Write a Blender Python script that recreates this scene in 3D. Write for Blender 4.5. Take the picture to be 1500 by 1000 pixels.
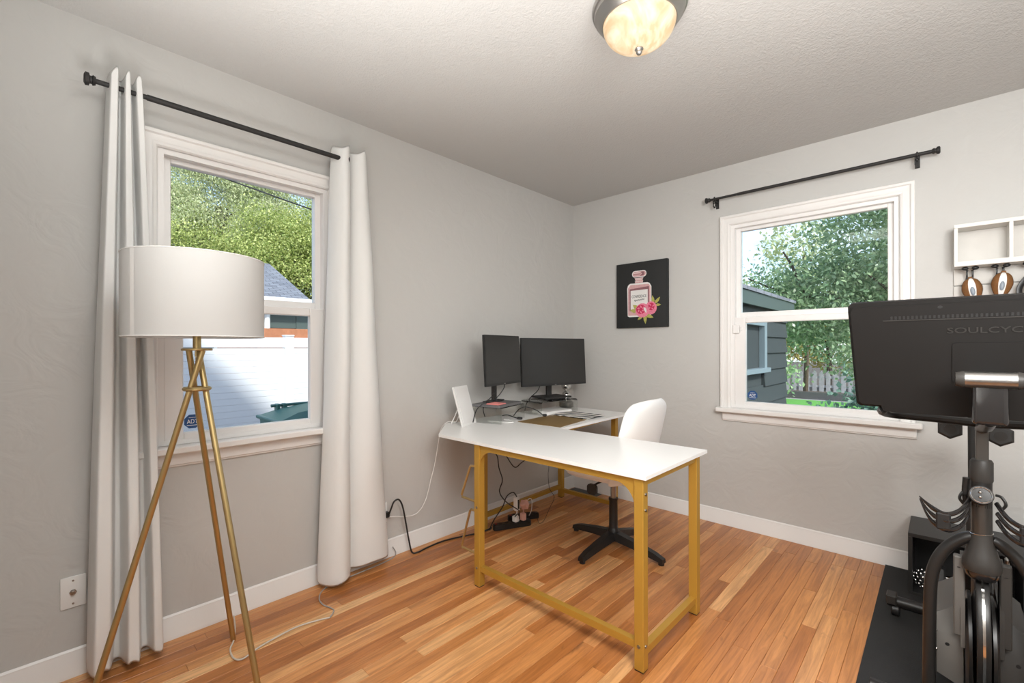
import bpy, bmesh, math, random
import numpy as np
from mathutils import Matrix, Vector
PI = math.pi
for o in list(bpy.data.objects):
    bpy.data.objects.remove(o)
SC = bpy.context.scene
COL = SC.collection

# ------------------------------------------------------------------ camera
cam = bpy.data.cameras.new('camera')
cam.sensor_width = 36.0; cam.sensor_fit = 'HORIZONTAL'
cam.lens = 668.0 * 36 / 1500
cam.shift_y = 10.07 / 1500
cam.clip_start = 0.02; cam.clip_end = 500
cam_o = bpy.data.objects.new('camera', cam); COL.objects.link(cam_o)
yaw, roll = 0.755102, -0.0018911
cam_o.rotation_mode = 'QUATERNION'
f = Vector((-math.sin(yaw), math.cos(yaw), 0)); r0 = Vector((math.cos(yaw), math.sin(yaw), 0)); u0 = Vector((0, 0, 1))
r = r0 * math.cos(roll) + u0 * math.sin(roll); u = u0 * math.cos(roll) - r0 * math.sin(roll)
cam_o.rotation_quaternion = Matrix((r, u, -f)).transposed().to_quaternion()
cam_o.location = (2.334, -3.262, 1.203)
SC.camera = cam_o

# ------------------------------------------------------------------ world, sun, lamps, exposure
SC.view_settings.view_transform = 'Standard'; SC.view_settings.look = 'None'
SC.view_settings.gamma = 1.0; SC.view_settings.use_curve_mapping = False
SC.view_settings.exposure = 0.43
W = bpy.data.worlds.new('sky'); SC.world = W; W.use_nodes = True
nt = W.node_tree; nt.nodes.clear()
out = nt.nodes.new('ShaderNodeOutputWorld'); bg = nt.nodes.new('ShaderNodeBackground')
sky = nt.nodes.new('ShaderNodeTexSky'); sky.sky_type = 'NISHITA'; sky.sun_disc = False
sky.sun_elevation = math.radians(40); sky.sun_rotation = math.radians(105); sky.ozone_density = 2.0
gm = nt.nodes.new('ShaderNodeMix'); gm.data_type = 'RGBA'
tc = nt.nodes.new('ShaderNodeTexCoord'); nz = nt.nodes.new('ShaderNodeTexNoise')
nz.inputs['Scale'].default_value = 2.6; nz.inputs['Detail'].default_value = 6; nz.inputs['Roughness'].default_value = .6
mp = nt.nodes.new('ShaderNodeMapping'); mp.inputs['Scale'].default_value = (1, 1, 3)
rp = nt.nodes.new('ShaderNodeValToRGB'); rp.color_ramp.elements[0].position = .40; rp.color_ramp.elements[1].position = .72
nt.links.new(tc.outputs['Generated'], mp.inputs['Vector']); nt.links.new(mp.outputs['Vector'], nz.inputs['Vector'])
nt.links.new(nz.outputs['Fac'], rp.inputs['Fac']); nt.links.new(rp.outputs['Color'], gm.inputs['Factor'])
nt.links.new(sky.outputs['Color'], gm.inputs['A']); gm.inputs['B'].default_value = (4.6, 4.9, 5.3, 1)
nt.links.new(gm.outputs['Result'], bg.inputs['Color']); nt.links.new(bg.outputs['Background'], out.inputs['Surface'])
bg.inputs['Strength'].default_value = 0.27

def lamp(name, typ, loc, energy, color=(1, 1, 1), direction=None, **kw):
    l = bpy.data.lights.new(name, typ); l.energy = energy; l.color = color
    for k, v in kw.items(): setattr(l, k, v)
    o = bpy.data.objects.new(name, l); COL.objects.link(o); o.location = loc
    if direction: o.rotation_euler = Vector(direction).to_track_quat('-Z', 'Y').to_euler()
    return o
lamp('sun', 'SUN', (20, -6, 20), 3.3, (1, .95, .86), (-1, .32, -.86), angle=math.radians(3))
lamp('fill_up_left', 'AREA', (1.75, -3.06, .85), 27, (1, .995, .98), (0, -.02, 1), shape='RECTANGLE', size=1.0, size_y=.5, spread=math.radians(115))  # added unseen fill, in place of flash bounced off the ceiling
lamp('fill_up_right', 'AREA', (2.75, -2.4, 1.45), 12, (1, .995, .98), (0, .1, 1), shape='RECTANGLE', size=.8, size_y=.8)  # second unseen uplight, added to fill the right side
lamp('fill_down', 'AREA', (2.2, -2.95, 2.43), 19, (1, .995, .98), (0, 0, -1), shape='RECTANGLE', size=1.3, size_y=.6)  # added fill at ceiling height, brightens floor and walls from above
lamp('fill_far_wall', 'AREA', (2.95, -2.75, 1.8), 23, (1, .995, .98), (-.32, 1, -.32), shape='RECTANGLE', size=.9, size_y=.7, spread=math.radians(125))  # added fill out of view, aimed to lift the far wall

# ------------------------------------------------------------------ materials
def lin(h):
    c = [int(h[i:i + 2], 16) / 255 for i in (0, 2, 4)]
    return tuple(x / 12.92 if x <= .04045 else ((x + .055) / 1.055) ** 2.4 for x in c) + (1,)
def mat(name, col, rough=.5, metal=0., bump=None, var=None, coat=0., spec=None, sheen=0.):
    m = bpy.data.materials.new(name); m.use_nodes = True
    n = m.node_tree.nodes; L = m.node_tree.links; b = n['Principled BSDF']
    c = lin(col) if isinstance(col, str) else tuple(col) + (1,)
    b.inputs['Base Color'].default_value = c
    b.inputs['Roughness'].default_value = rough; b.inputs['Metallic'].default_value = metal
    b.inputs['Coat Weight'].default_value = coat; b.inputs['Coat Roughness'].default_value = .15
    b.inputs['Sheen Weight'].default_value = sheen
    if spec is not None: b.inputs['Specular IOR Level'].default_value = spec
    tcn = n.new('ShaderNodeTexCoord')
    if bump:
        sc, st, dist = bump[:3]
        x = n.new('ShaderNodeTexNoise'); x.inputs['Scale'].default_value = sc; x.inputs['Detail'].default_value = 4
        if len(bump) > 3: x.inputs['Distortion'].default_value = bump[3]
        bp = n.new('ShaderNodeBump'); bp.inputs['Strength'].default_value = st; bp.inputs['Distance'].default_value = dist
        L.new(tcn.outputs['Object'], x.inputs['Vector']); L.new(x.outputs['Fac'], bp.inputs['Height']); L.new(bp.outputs['Normal'], b.inputs['Normal'])
    if var:
        sc, amt = var
        x = n.new('ShaderNodeTexNoise'); x.inputs['Scale'].default_value = sc; x.inputs['Detail'].default_value = 5
        mx = n.new('ShaderNodeMix'); mx.data_type = 'RGBA'
        mx.inputs['A'].default_value = tuple(v * (1 - amt) for v in c[:3]) + (1,); mx.inputs['B'].default_value = tuple(min(1, v * (1 + amt)) for v in c[:3]) + (1,)
        L.new(tcn.outputs['Object'], x.inputs['Vector']); L.new(x.outputs['Fac'], mx.inputs['Factor']); L.new(mx.outputs['Result'], b.inputs['Base Color'])
    return m
def nodes(m): return m.node_tree.nodes, m.node_tree.links, m.node_tree.nodes['Principled BSDF']

def plaster(name, col, scale, strength):
    m = mat(name, col, .62); n, L, b = nodes(m)
    t = n.new('ShaderNodeTexCoord')
    a = n.new('ShaderNodeTexNoise'); a.inputs['Scale'].default_value = scale; a.inputs['Detail'].default_value = 3; a.inputs['Distortion'].default_value = 1.6
    c = n.new('ShaderNodeTexVoronoi'); c.feature = 'SMOOTH_F1'; c.inputs['Scale'].default_value = scale * .55
    nz = n.new('ShaderNodeTexNoise'); nz.inputs['Scale'].default_value = scale * .5
    va = n.new('ShaderNodeVectorMath'); va.operation = 'MULTIPLY_ADD'; va.inputs[1].default_value = (.25, .25, .25)
    L.new(t.outputs['Object'], nz.inputs['Vector']); L.new(nz.outputs['Color'], va.inputs[0]); L.new(t.outputs['Object'], va.inputs[2])
    L.new(t.outputs['Object'], a.inputs['Vector']); L.new(va.outputs['Vector'], c.inputs['Vector'])
    ad = n.new('ShaderNodeMath'); ad.operation = 'ADD'
    L.new(a.outputs['Fac'], ad.inputs[0]); L.new(c.outputs['Distance'], ad.inputs[1])
    bp = n.new('ShaderNodeBump'); bp.inputs['Strength'].default_value = strength; bp.inputs['Distance'].default_value = .012
    L.new(ad.outputs[0], bp.inputs['Height']); L.new(bp.outputs['Normal'], b.inputs['Normal'])
    return m

M = {}
M['wall'] = plaster('wall_plaster', (.545, .538, .518), 7, .3)
M['ceil'] = plaster('ceiling_plaster', (.565, .558, .542), 55, .2)
M['trim'] = mat('white_trim_paint', (.80, .785, .765), .32, bump=(60, .05, .002))
M['vinyl'] = mat('white_window_vinyl', (.82, .805, .79), .3)
M['gold'] = mat('mustard_gold_powder_coat', (.50, .285, .045), .42, .35, bump=(400, .05, .001))
M['brass'] = mat('brushed_brass', (.50, .37, .17), .33, .9, bump=(150, .04, .001))
M['white_top'] = mat('white_laminate', (.84, .83, .81), .28, bump=(300, .03, .001))
M['black'] = mat('black_plastic', (.012, .012, .012), .42)
M['soft_black'] = mat('matte_black', (.017, .016, .0155), .6)
M['bike'] = mat('bike_black_paint', (.015, .0138, .0128), .36, .1)
M['bike_gloss'] = mat('bike_gloss_black', (.012, .011, .011), .08, coat=.6)
M['bike_grey'] = mat('bike_grey_plastic', (.034, .031, .028), .45, spec=.3)
M['plate_grey'] = mat('bike_light_grey_plate', (.125, .117, .106), .45, .2)
M['shell'] = mat('screen_shell', (.0095, .0085, .0078), .55, bump=(900, .12, .0008), spec=.18)
M['shell_text'] = mat('screen_shell_lit_lettering', (.024, .022, .020), .36)  # lighter than the shell, lit edges of the lettering put into the colour
M['chrome'] = mat('chrome', (.72, .71, .69), .12, 1.)
M['dark_steel'] = mat('dark_brushed_steel', (.12, .115, .108), .34, .9, bump=(220, .05, .001))
M['steel'] = mat('brushed_steel', (.36, .35, .335), .3, 1., bump=(220, .05, .001))
M['nickel'] = mat('brushed_nickel', (.42, .41, .39), .34, .95)
M['screen'] = mat('dark_screen', (.022, .021, .020), .28)
M['fabric'] = mat('white_leatherette', (.82, .81, .79), .5, bump=(350, .08, .001))
M['rubber'] = mat('black_rubber', (.016, .016, .016), .75, bump=(260, .5, .003))
M['cable'] = mat('black_cable', (.012, .012, .012), .45)
M['white_plastic'] = mat('white_plastic', (.80, .79, .77), .35)
M['grey_cable'] = mat('grey_cable', (.35, .34, .33), .5)
M['clear_cable'] = mat('pale_cord', (.62, .57, .50), .35)
M['laptop'] = mat('dark_grey_aluminium', (.20, .20, .205), .38, .6)
M['pink'] = mat('pink_paper', (.80, .28, .26), .7)
M['peach'] = mat('peach_plastic', (.75, .42, .34), .5)
M['leather'] = mat('gold_brown_leather', (.26, .165, .06), .42, .15, bump=(500, .15, .001))
M['white_print'] = mat('white_print', (.82, .82, .82), .5)
M['adt_blue'] = mat('blue_print', (.012, .07, .22), .4)
M['canvas'] = mat('black_canvas', (.016, .017, .017), .7, bump=(900, .2, .0006))
M['blush'] = mat('blush_print', (.62, .37, .37), .7, var=(60, .25))
M['mauve'] = mat('mauve_print', (.25, .11, .125), .7, var=(80, .3))
M['cream'] = mat('cream_print', (.78, .76, .74), .7)
M['rose'] = mat('rose_pink_print', (.78, .22, .32), .7, var=(90, .35))
M['deep_rose'] = mat('deep_rose_print', (.55, .02, .09), .7, var=(90, .3))
M['leaf_print'] = mat('olive_leaf_print', (.42, .40, .10), .7, var=(80, .4))
M['ink'] = mat('ink_print', (.015, .03, .04), .7)
M['white_wash'] = mat('white_washed_wood', (.62, .60, .565), .6, var=(9, .13), bump=(40, .15, .002))
M['white_wood'] = mat('white_painted_wood', (.74, .72, .68), .5)
M['cork'] = mat('brown_cork', (.19, .08, .022), .75, var=(90, .35), bump=(200, .3, .002))
M['badge'] = mat('silver_badge', (.22, .26, .31), .4, 0)
M['cabinet'] = mat('black_brown_laminate', (.022, .021, .02), .42)
M['iron'] = mat('black_cast_rubber', (.03, .029, .028), .6, bump=(200, .2, .002))
M['mesh_screen'] = mat('grey_panel', (.05, .05, .05), .5)
M['vent'] = mat('grey_floor_register', (.10, .10, .105), .5, .3)
M['red'] = mat('dark_red_plastic', (.3, .03, .02), .4)
# outdoors
M['fence'] = mat('white_vinyl_fence', (.83, .84, .86), .45)
M['picket'] = mat('weathered_pale_picket', (.42, .41, .42), .8, var=(8, .25))
M['bin'] = mat('dark_green_bin', (.06, .17, .145), .4)
M['brick'] = mat('orange_brick', (.42, .17, .085), .85, var=(12, .35))
M['concrete'] = mat('pale_concrete', (.45, .44, .43), .9, var=(10, .2))
M['gravel'] = mat('grey_gravel', (.38, .37, .37), .95, var=(40, .4), bump=(60, 1., .02))
M['bed_wood'] = mat('grey_planter_wood', (.11, .105, .11), .8, var=(12, .3))
M['soil'] = mat('bare_soil', (.09, .07, .05), .95, var=(14, .4))
M['lawn'] = mat('lawn_green', (.12, .36, .06), .8, var=(20, .3))
M['bark'] = mat('bark', (.09, .065, .045), .9, var=(20, .3), bump=(30, .5, .02))
M['dark_glass'] = mat('dark_window_glass', (.05, .055, .06), .08)
M['white_out'] = mat('white_exterior_paint', (.80, .82, .84), .5)
M['out_trim'] = mat('pale_blue_grey_trim', (.20, .26, .29), .5)
M['out_wall'] = mat('exterior_paint', (.5, .5, .5), .8)

def striated(name, col, freq, axis):
    m = mat(name, col, .75); n, L, b = nodes(m)
    t = n.new('ShaderNodeTexCoord'); w = n.new('ShaderNodeTexWave'); w.bands_direction = axis
    w.inputs['Scale'].default_value = freq; w.inputs['Distortion'].default_value = 1.0; w.inputs['Detail'].default_value = 2
    bp = n.new('ShaderNodeBump'); bp.inputs['Strength'].default_value = .8; bp.inputs['Distance'].default_value = .008
    L.new(t.outputs['Object'], w.inputs['Vector']); L.new(w.outputs['Fac'], bp.inputs['Height']); L.new(bp.outputs['Normal'], b.inputs['Normal'])
    return m
M['shake'] = striated('grey_green_shake', (.04, .052, .055), 14, 'Y')
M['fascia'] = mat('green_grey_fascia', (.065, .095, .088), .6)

def shingle_mat():
    m = mat('grey_roof_shingles', (.20, .21, .24), .9); n, L, b = nodes(m)
    t = n.new('ShaderNodeTexCoord'); br = n.new('ShaderNodeTexBrick')
    br.inputs['Scale'].default_value = 3.3; br.inputs['Mortar Size'].default_value = .03
    br.inputs['Color1'].default_value = (.22, .235, .27, 1); br.inputs['Color2'].default_value = (.15, .16, .19, 1); br.inputs['Mortar'].default_value = (.07, .07, .08, 1)
    br.inputs['Brick Width'].default_value = .9; br.inputs['Row Height'].default_value = .42
    mpn = n.new('ShaderNodeMapping'); mpn.inputs['Rotation'].default_value = (0, 0, PI / 2)
    L.new(t.outputs['Object'], mpn.inputs['Vector']); L.new(mpn.outputs['Vector'], br.inputs['Vector']); L.new(br.outputs['Color'], b.inputs['Base Color'])
    return m
M['shingles'] = shingle_mat()

def leaf_mat(name, c1, c2, trans=.35, rough=.45):
    m = bpy.data.materials.new(name); m.use_nodes = True; n = m.node_tree.nodes; L = m.node_tree.links
    b = n['Principled BSDF']; b.inputs['Roughness'].default_value = rough
    g = n.new('ShaderNodeNewGeometry'); rpn = n.new('ShaderNodeValToRGB')
    rpn.color_ramp.elements[0].color = c1 + (1,); rpn.color_ramp.elements[1].color = c2 + (1,)
    L.new(g.outputs['Random Per Island'], rpn.inputs['Fac']); L.new(rpn.outputs['Color'], b.inputs['Base Color'])
    tr = n.new('ShaderNodeBsdfTranslucent'); L.new(rpn.outputs['Color'], tr.inputs['Color'])
    ms = n.new('ShaderNodeMixShader'); ms.inputs['Fac'].default_value = trans
    L.new(b.outputs['BSDF'], ms.inputs[1]); L.new(tr.outputs['BSDF'], ms.inputs[2]); L.new(ms.outputs['Shader'], n['Material Output'].inputs['Surface'])
    return m
M['leaf_bright'] = leaf_mat('sunny_leaf', (.17, .26, .045), (.74, .78, .30), .4)
M['leaf_pale'] = leaf_mat('pale_needle_spray', (.34, .42, .20), (.80, .82, .52), .4)
M['leaf_garden'] = leaf_mat('garden_leaf', (.17, .30, .15), (.52, .66, .38), .4, .28)
M['leaf_blue'] = leaf_mat('blue_green_leaf', (.13, .25, .20), (.36, .52, .42), .35, .28)
M['leaf_yellow'] = leaf_mat('yellow_hedge_leaf', (.35, .36, .08), (.75, .62, .25), .4)

def glass_mat(name, tint, refl=1.0, haze=0.0):
    m = bpy.data.materials.new(name); m.use_nodes = True; n = m.node_tree.nodes; L = m.node_tree.links; n.remove(n['Principled BSDF'])
    tr = n.new('ShaderNodeBsdfTransparent'); tr.inputs['Color'].default_value = tint
    gl = n.new('ShaderNodeBsdfGlossy'); gl.inputs['Roughness'].default_value = .02
    fr = n.new('ShaderNodeFresnel'); fr.inputs['IOR'].default_value = 1.3
    mu = n.new('ShaderNodeMath'); mu.operation = 'MULTIPLY'; mu.inputs[1].default_value = refl
    ms = n.new('ShaderNodeMixShader')
    L.new(fr.outputs['Fac'], mu.inputs[0]); L.new(mu.outputs[0], ms.inputs['Fac'])
    L.new(tr.outputs['BSDF'], ms.inputs[1]); L.new(gl.outputs['BSDF'], ms.inputs[2]); L.new(ms.outputs['Shader'], n['Material Output'].inputs['Surface'])
    return m
M['glass'] = glass_mat('window_glass', (.96, .985, .99, 1), .6)
M['acrylic'] = glass_mat('clear_acrylic', (.93, .94, .93, 1), 1.0)

def translucent(name, col, fac):
    m = mat(name, col, .7, bump=(500, .15, .001)); n, L, b = nodes(m)
    t = n.new('ShaderNodeBsdfTranslucent'); t.inputs['Color'].default_value = tuple(col) + (1,)
    ms = n.new('ShaderNodeMixShader'); ms.inputs['Fac'].default_value = fac
    L.new(b.outputs['BSDF'], ms.inputs[1]); L.new(t.outputs['BSDF'], ms.inputs[2]); L.new(ms.outputs['Shader'], n['Material Output'].inputs['Surface'])
    return m
M['shade'] = translucent('white_linen_shade', (.63, .625, .61), .14)
M['curtain'] = translucent('white_curtain_cloth', (.91, .91, .895), .2)
M['window_edge'] = mat('window_edge_tone', (.70, .69, .67), .8)  # tone standing in for the window edge showing through the lampshade
# alabaster bowl of the ceiling light
m = mat('alabaster_glass', (.8, .68, .5), .35); n, L, b = nodes(m)
t = n.new('ShaderNodeTexCoord'); wv = n.new('ShaderNodeTexNoise'); wv.inputs['Scale'].default_value = 9; wv.inputs['Distortion'].default_value = 2.5; wv.inputs['Detail'].default_value = 3
rpn = n.new('ShaderNodeValToRGB'); rpn.color_ramp.elements[0].color = (.78, .62, .42, 1); rpn.color_ramp.elements[1].color = (.95, .88, .76, 1)
rpn.color_ramp.elements[0].position = .35; rpn.color_ramp.elements[1].position = .65
tl = n.new('ShaderNodeBsdfTranslucent'); ms = n.new('ShaderNodeMixShader'); ms.inputs['Fac'].default_value = .6
L.new(t.outputs['Object'], wv.inputs['Vector']); L.new(wv.outputs['Fac'], rpn.inputs['Fac']); L.new(rpn.outputs['Color'], tl.inputs['Color']); L.new(rpn.outputs['Color'], b.inputs['Base Color'])
L.new(b.outputs['BSDF'], ms.inputs[1]); L.new(tl.outputs['BSDF'], ms.inputs[2]); L.new(ms.outputs['Shader'], n['Material Output'].inputs['Surface'])
M['alabaster'] = m
# oak strip flooring: tone by plank, grain along the plank
m = mat('oak_strip', (.5, .25, .1), .3); n, L, b = nodes(m)
oi = n.new('ShaderNodeObjectInfo'); t = n.new('ShaderNodeTexCoord')
rpn = n.new('ShaderNodeValToRGB'); cr = rpn.color_ramp
for p, c in ((0, (.40, .145, .038)), (.15, (.50, .195, .058)), (.5, (.60, .26, .085)), (.75, (.66, .31, .115)), (.9, (.74, .40, .17)), (1, (.80, .48, .23))):
    e = cr.elements[0] if p == 0 else cr.elements[-1] if p == 1 else cr.elements.new(p)
    e.position = p; e.color = c + (1,)
L.new(oi.outputs['Random'], rpn.inputs['Fac'])
va = n.new('ShaderNodeVectorMath'); va.operation = 'MULTIPLY_ADD'; va.inputs[1].default_value = (40, 40, 40)
cx = n.new('ShaderNodeCombineXYZ')
for k in range(3): L.new(oi.outputs['Random'], cx.inputs[k])
L.new(cx.outputs[0], va.inputs[0]); L.new(t.outputs['Object'], va.inputs[2])
mpn = n.new('ShaderNodeMapping'); mpn.inputs['Scale'].default_value = (55, 3.2, 20)
L.new(va.outputs['Vector'], mpn.inputs['Vector'])
g = n.new('ShaderNodeTexNoise'); g.inputs['Scale'].default_value = 1; g.inputs['Detail'].default_value = 6; g.inputs['Roughness'].default_value = .65; g.inputs['Distortion'].default_value = .8
L.new(mpn.outputs['Vector'], g.inputs['Vector'])
gr = n.new('ShaderNodeValToRGB'); gr.color_ramp.elements[0].position = .3; gr.color_ramp.elements[0].color = (.50, .43, .36, 1); gr.color_ramp.elements[1].position = .62; gr.color_ramp.elements[1].color = (1.06, 1.05, 1.03, 1)
L.new(g.outputs['Fac'], gr.inputs['Fac'])
mu = n.new('ShaderNodeMix'); mu.data_type = 'RGBA'; mu.blend_type = 'MULTIPLY'; mu.inputs['Factor'].default_value = .8
L.new(rpn.outputs['Color'], mu.inputs['A']); L.new(gr.outputs['Color'], mu.inputs['B'])
k = n.new('ShaderNodeTexNoise'); k.inputs['Scale'].default_value = 5.5; k.inputs['Detail'].default_value = 3; k.inputs['Distortion'].default_value = 1.0
mk = n.new('ShaderNodeMapping'); mk.inputs['Scale'].default_value = (2.2, .8, 1)
L.new(va.outputs['Vector'], mk.inputs['Vector']); L.new(mk.outputs['Vector'], k.inputs['Vector'])
kr = n.new('ShaderNodeValToRGB'); kr.color_ramp.elements[0].position = .69; kr.color_ramp.elements[1].position = .80
L.new(k.outputs['Fac'], kr.inputs['Fac'])
m2 = n.new('ShaderNodeMix'); m2.data_type = 'RGBA'; m2.inputs['B'].default_value = (.16, .065, .025, 1)
kf = n.new('ShaderNodeMath'); kf.operation = 'MULTIPLY'; kf.inputs[1].default_value = .75
L.new(kr.outputs['Color'], kf.inputs[0]); L.new(kf.outputs[0], m2.inputs['Factor']); L.new(mu.outputs['Result'], m2.inputs['A']); L.new(m2.outputs['Result'], b.inputs['Base Color'])
bp = n.new('ShaderNodeBump'); bp.inputs['Strength'].default_value = .12; bp.inputs['Distance'].default_value = .001
L.new(g.outputs['Fac'], bp.inputs['Height']); L.new(bp.outputs['Normal'], b.inputs['Normal'])
M['oak'] = m
M['subfloor'] = mat('dark_subfloor', (.05, .03, .015), .8)

def stripes_mat():
    m = mat('zebra_cloth', (.8, .8, .8), .7); n, L, b = nodes(m)
    t = n.new('ShaderNodeTexCoord'); mpn = n.new('ShaderNodeMapping'); mpn.inputs['Rotation'].default_value = (0, 0, .5); mpn.inputs['Scale'].default_value = (1, .55, 1)
    w = n.new('ShaderNodeTexWave'); w.inputs['Scale'].default_value = 5; w.inputs['Distortion'].default_value = 3.5; w.inputs['Detail'].default_value = 1.5
    rr = n.new('ShaderNodeValToRGB'); rr.color_ramp.interpolation = 'CONSTANT'; rr.color_ramp.elements[0].color = (.02, .025, .035, 1)
    rr.color_ramp.elements[1].position = .42; rr.color_ramp.elements[1].color = (.76, .73, .68, 1)
    L.new(t.outputs['Object'], mpn.inputs['Vector']); L.new(mpn.outputs['Vector'], w.inputs['Vector']); L.new(w.outputs['Fac'], rr.inputs['Fac']); L.new(rr.outputs['Color'], b.inputs['Base Color'])
    return m
M['zebra'] = stripes_mat()

# ------------------------------------------------------------------ mesh helpers
ORG = {}
def tag(o, label=None, cat=None, group=None, kind=None):
    if label: o['label'] = label
    if cat: o['category'] = cat
    if group: o['group'] = group
    if kind: o['kind'] = kind
    return o
def root(name, label, cat, loc, group=None, kind=None):
    o = bpy.data.objects.new(name, None); COL.objects.link(o); o.location = loc; o.empty_display_size = .05
    ORG[o] = Vector(loc); return tag(o, label, cat, group, kind)

def spline(pts, k=6, closed=False):
    P = [Vector(p) for p in pts]; n = len(P); res = []
    rng = range(n if closed else n - 1)
    for i in rng:
        if closed: a, b_, c, d = P[(i - 1) % n], P[i], P[(i + 1) % n], P[(i + 2) % n]
        else: a, b_, c, d = P[max(i - 1, 0)], P[i], P[i + 1], P[min(i + 2, n - 1)]
        for j in range(k):
            s = j / k
            res.append(.5 * ((2 * b_) + (c - a) * s + (2 * a - 5 * b_ + 4 * c - d) * s * s + (3 * b_ - a - 3 * c + d) * s ** 3))
    if not closed: res.append(P[-1])
    return res

class MB:
    def __init__(s): s.v = []; s.f = []; s.T = Matrix.Identity(4)
    def add(s, vs, fs):
        b = len(s.v); s.v += [s.T @ Vector(p) for p in vs]; s.f += [tuple(b + i for i in q) for q in fs]; return s
    def box(s, x0, x1, y0, y1, z0, z1, bev=0, seg=1):
        x0, x1 = min(x0, x1), max(x0, x1); y0, y1 = min(y0, y1), max(y0, y1); z0, z1 = min(z0, z1), max(z0, z1)
        vs = [(x, y, z) for z in (z0, z1) for x, y in ((x0, y0), (x1, y0), (x1, y1), (x0, y1))]
        fs = [(3, 2, 1, 0), (4, 5, 6, 7), (0, 1, 5, 4), (1, 2, 6, 5), (2, 3, 7, 6), (3, 0, 4, 7)]
        if not bev: return s.add(vs, fs)
        bm = bmesh.new(); V = [bm.verts.new(p) for p in vs]
        for q in fs: bm.faces.new([V[i] for i in q])
        bmesh.ops.bevel(bm, geom=bm.edges[:], offset=bev, segments=seg, profile=.6, affect='EDGES')
        bm.verts.index_update()
        s.add([p.co.copy() for p in bm.verts], [tuple(p.index for p in q.verts) for q in bm.faces]); bm.free(); return s
    def tube(s, pts, rad, n=8, cap=True, closed=False, flat=1.0):
        P = [Vector(p) for p in pts]; N = len(P); R = rad if hasattr(rad, '__len__') else [rad] * N
        vs = []; up = None
        for i in range(N):
            if closed: t = P[(i + 1) % N] - P[i - 1]
            else: t = P[min(i + 1, N - 1)] - P[max(i - 1, 0)]
            t.normalize()
            if up is None:
                up = Vector((0, 0, 1)) if abs(t.z) < .9 else Vector((1, 0, 0))
            up = (up - t * up.dot(t)).normalized(); sd = t.cross(up)
            for j in range(n):
                a = 2 * PI * j / n + PI / n; vs.append(P[i] + (sd * math.cos(a) * flat + up * math.sin(a)) * R[i])
        fs = [(i * n + j, i * n + (j + 1) % n, ((i + 1) % N) * n + (j + 1) % n, ((i + 1) % N) * n + j) for i in range(N if closed else N - 1) for j in range(n)]
        fs = [q[::-1] for q in fs]
        if cap and not closed: fs += [tuple(range(n)), tuple(range((N - 1) * n, N * n))[::-1]]
        return s.add(vs, fs)
    def cyl(s, a, b, r0, r1=None, n=16): return s.tube([a, b], [r0, r0 if r1 is None else r1], n)
    def lathe(s, prof, c=(0, 0, 0), n=32, axis='z', cap=True):
        vs = []; N = len(prof)
        for rr, h in prof:
            for j in range(n):
                a = 2 * PI * j / n; x, y = rr * math.cos(a), rr * math.sin(a)
                p = (x, y, h) if axis == 'z' else (h, x, y) if axis == 'x' else (y, h, x)
                vs.append((p[0] + c[0], p[1] + c[1], p[2] + c[2]))
        fs = [(i * n + j, i * n + (j + 1) % n, (i + 1) * n + (j + 1) % n, (i + 1) * n + j) for i in range(N - 1) for j in range(n)]
        if cap: fs += [tuple(range(n))[::-1], tuple(range((N - 1) * n, N * n))]
        return s.add(vs, fs)
    def prism(s, poly, w0, w1, plane='xy'):
        n = len(poly); cv = {'xy': lambda a, b, c: (a, b, c), 'xz': lambda a, b, c: (a, c, b), 'yz': lambda a, b, c: (c, a, b)}[plane]
        vs = [cv(a, b, w0) for a, b in poly] + [cv(a, b, w1) for a, b in poly]
        return s.add(vs, [tuple(range(n))[::-1], tuple(range(n, 2 * n))] + [(i, (i + 1) % n, n + (i + 1) % n, n + i) for i in range(n)])
    def sphere(s, c, rr, n=14, sq=(1, 1, 1)):
        pr = [(math.sin(PI * i / n) , -math.cos(PI * i / n)) for i in range(n + 1)]
        pr[0] = (.001, -1); pr[-1] = (.001, 1)
        T = s.T; s.T = T @ Matrix.Translation(c) @ Matrix.Diagonal((rr * sq[0], rr * sq[1], rr * sq[2], 1)); s.lathe(pr, n=n + 4); s.T = T; return s
    def build(s, name, m, parent=None, loc=None, angle=35, **kw):
        o_ = ORG[parent] if parent is not None else Vector(loc if loc is not None else (0, 0, 0))
        me = bpy.data.meshes.new(name); me.from_pydata([p - o_ for p in s.v], [], s.f)
        bm = bmesh.new(); bm.from_mesh(me); bmesh.ops.recalc_face_normals(bm, faces=bm.faces[:]); bm.to_mesh(me); bm.free()
        me.shade_smooth(); me.set_sharp_from_angle(angle=math.radians(angle))
        me.materials.append(m if not isinstance(m, str) else M[m])
        o = bpy.data.objects.new(name, me); COL.objects.link(o)
        if parent is not None: o.parent = parent
        else: o.location = o_
        ORG[o] = o_.copy(); return tag(o, **kw)

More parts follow.
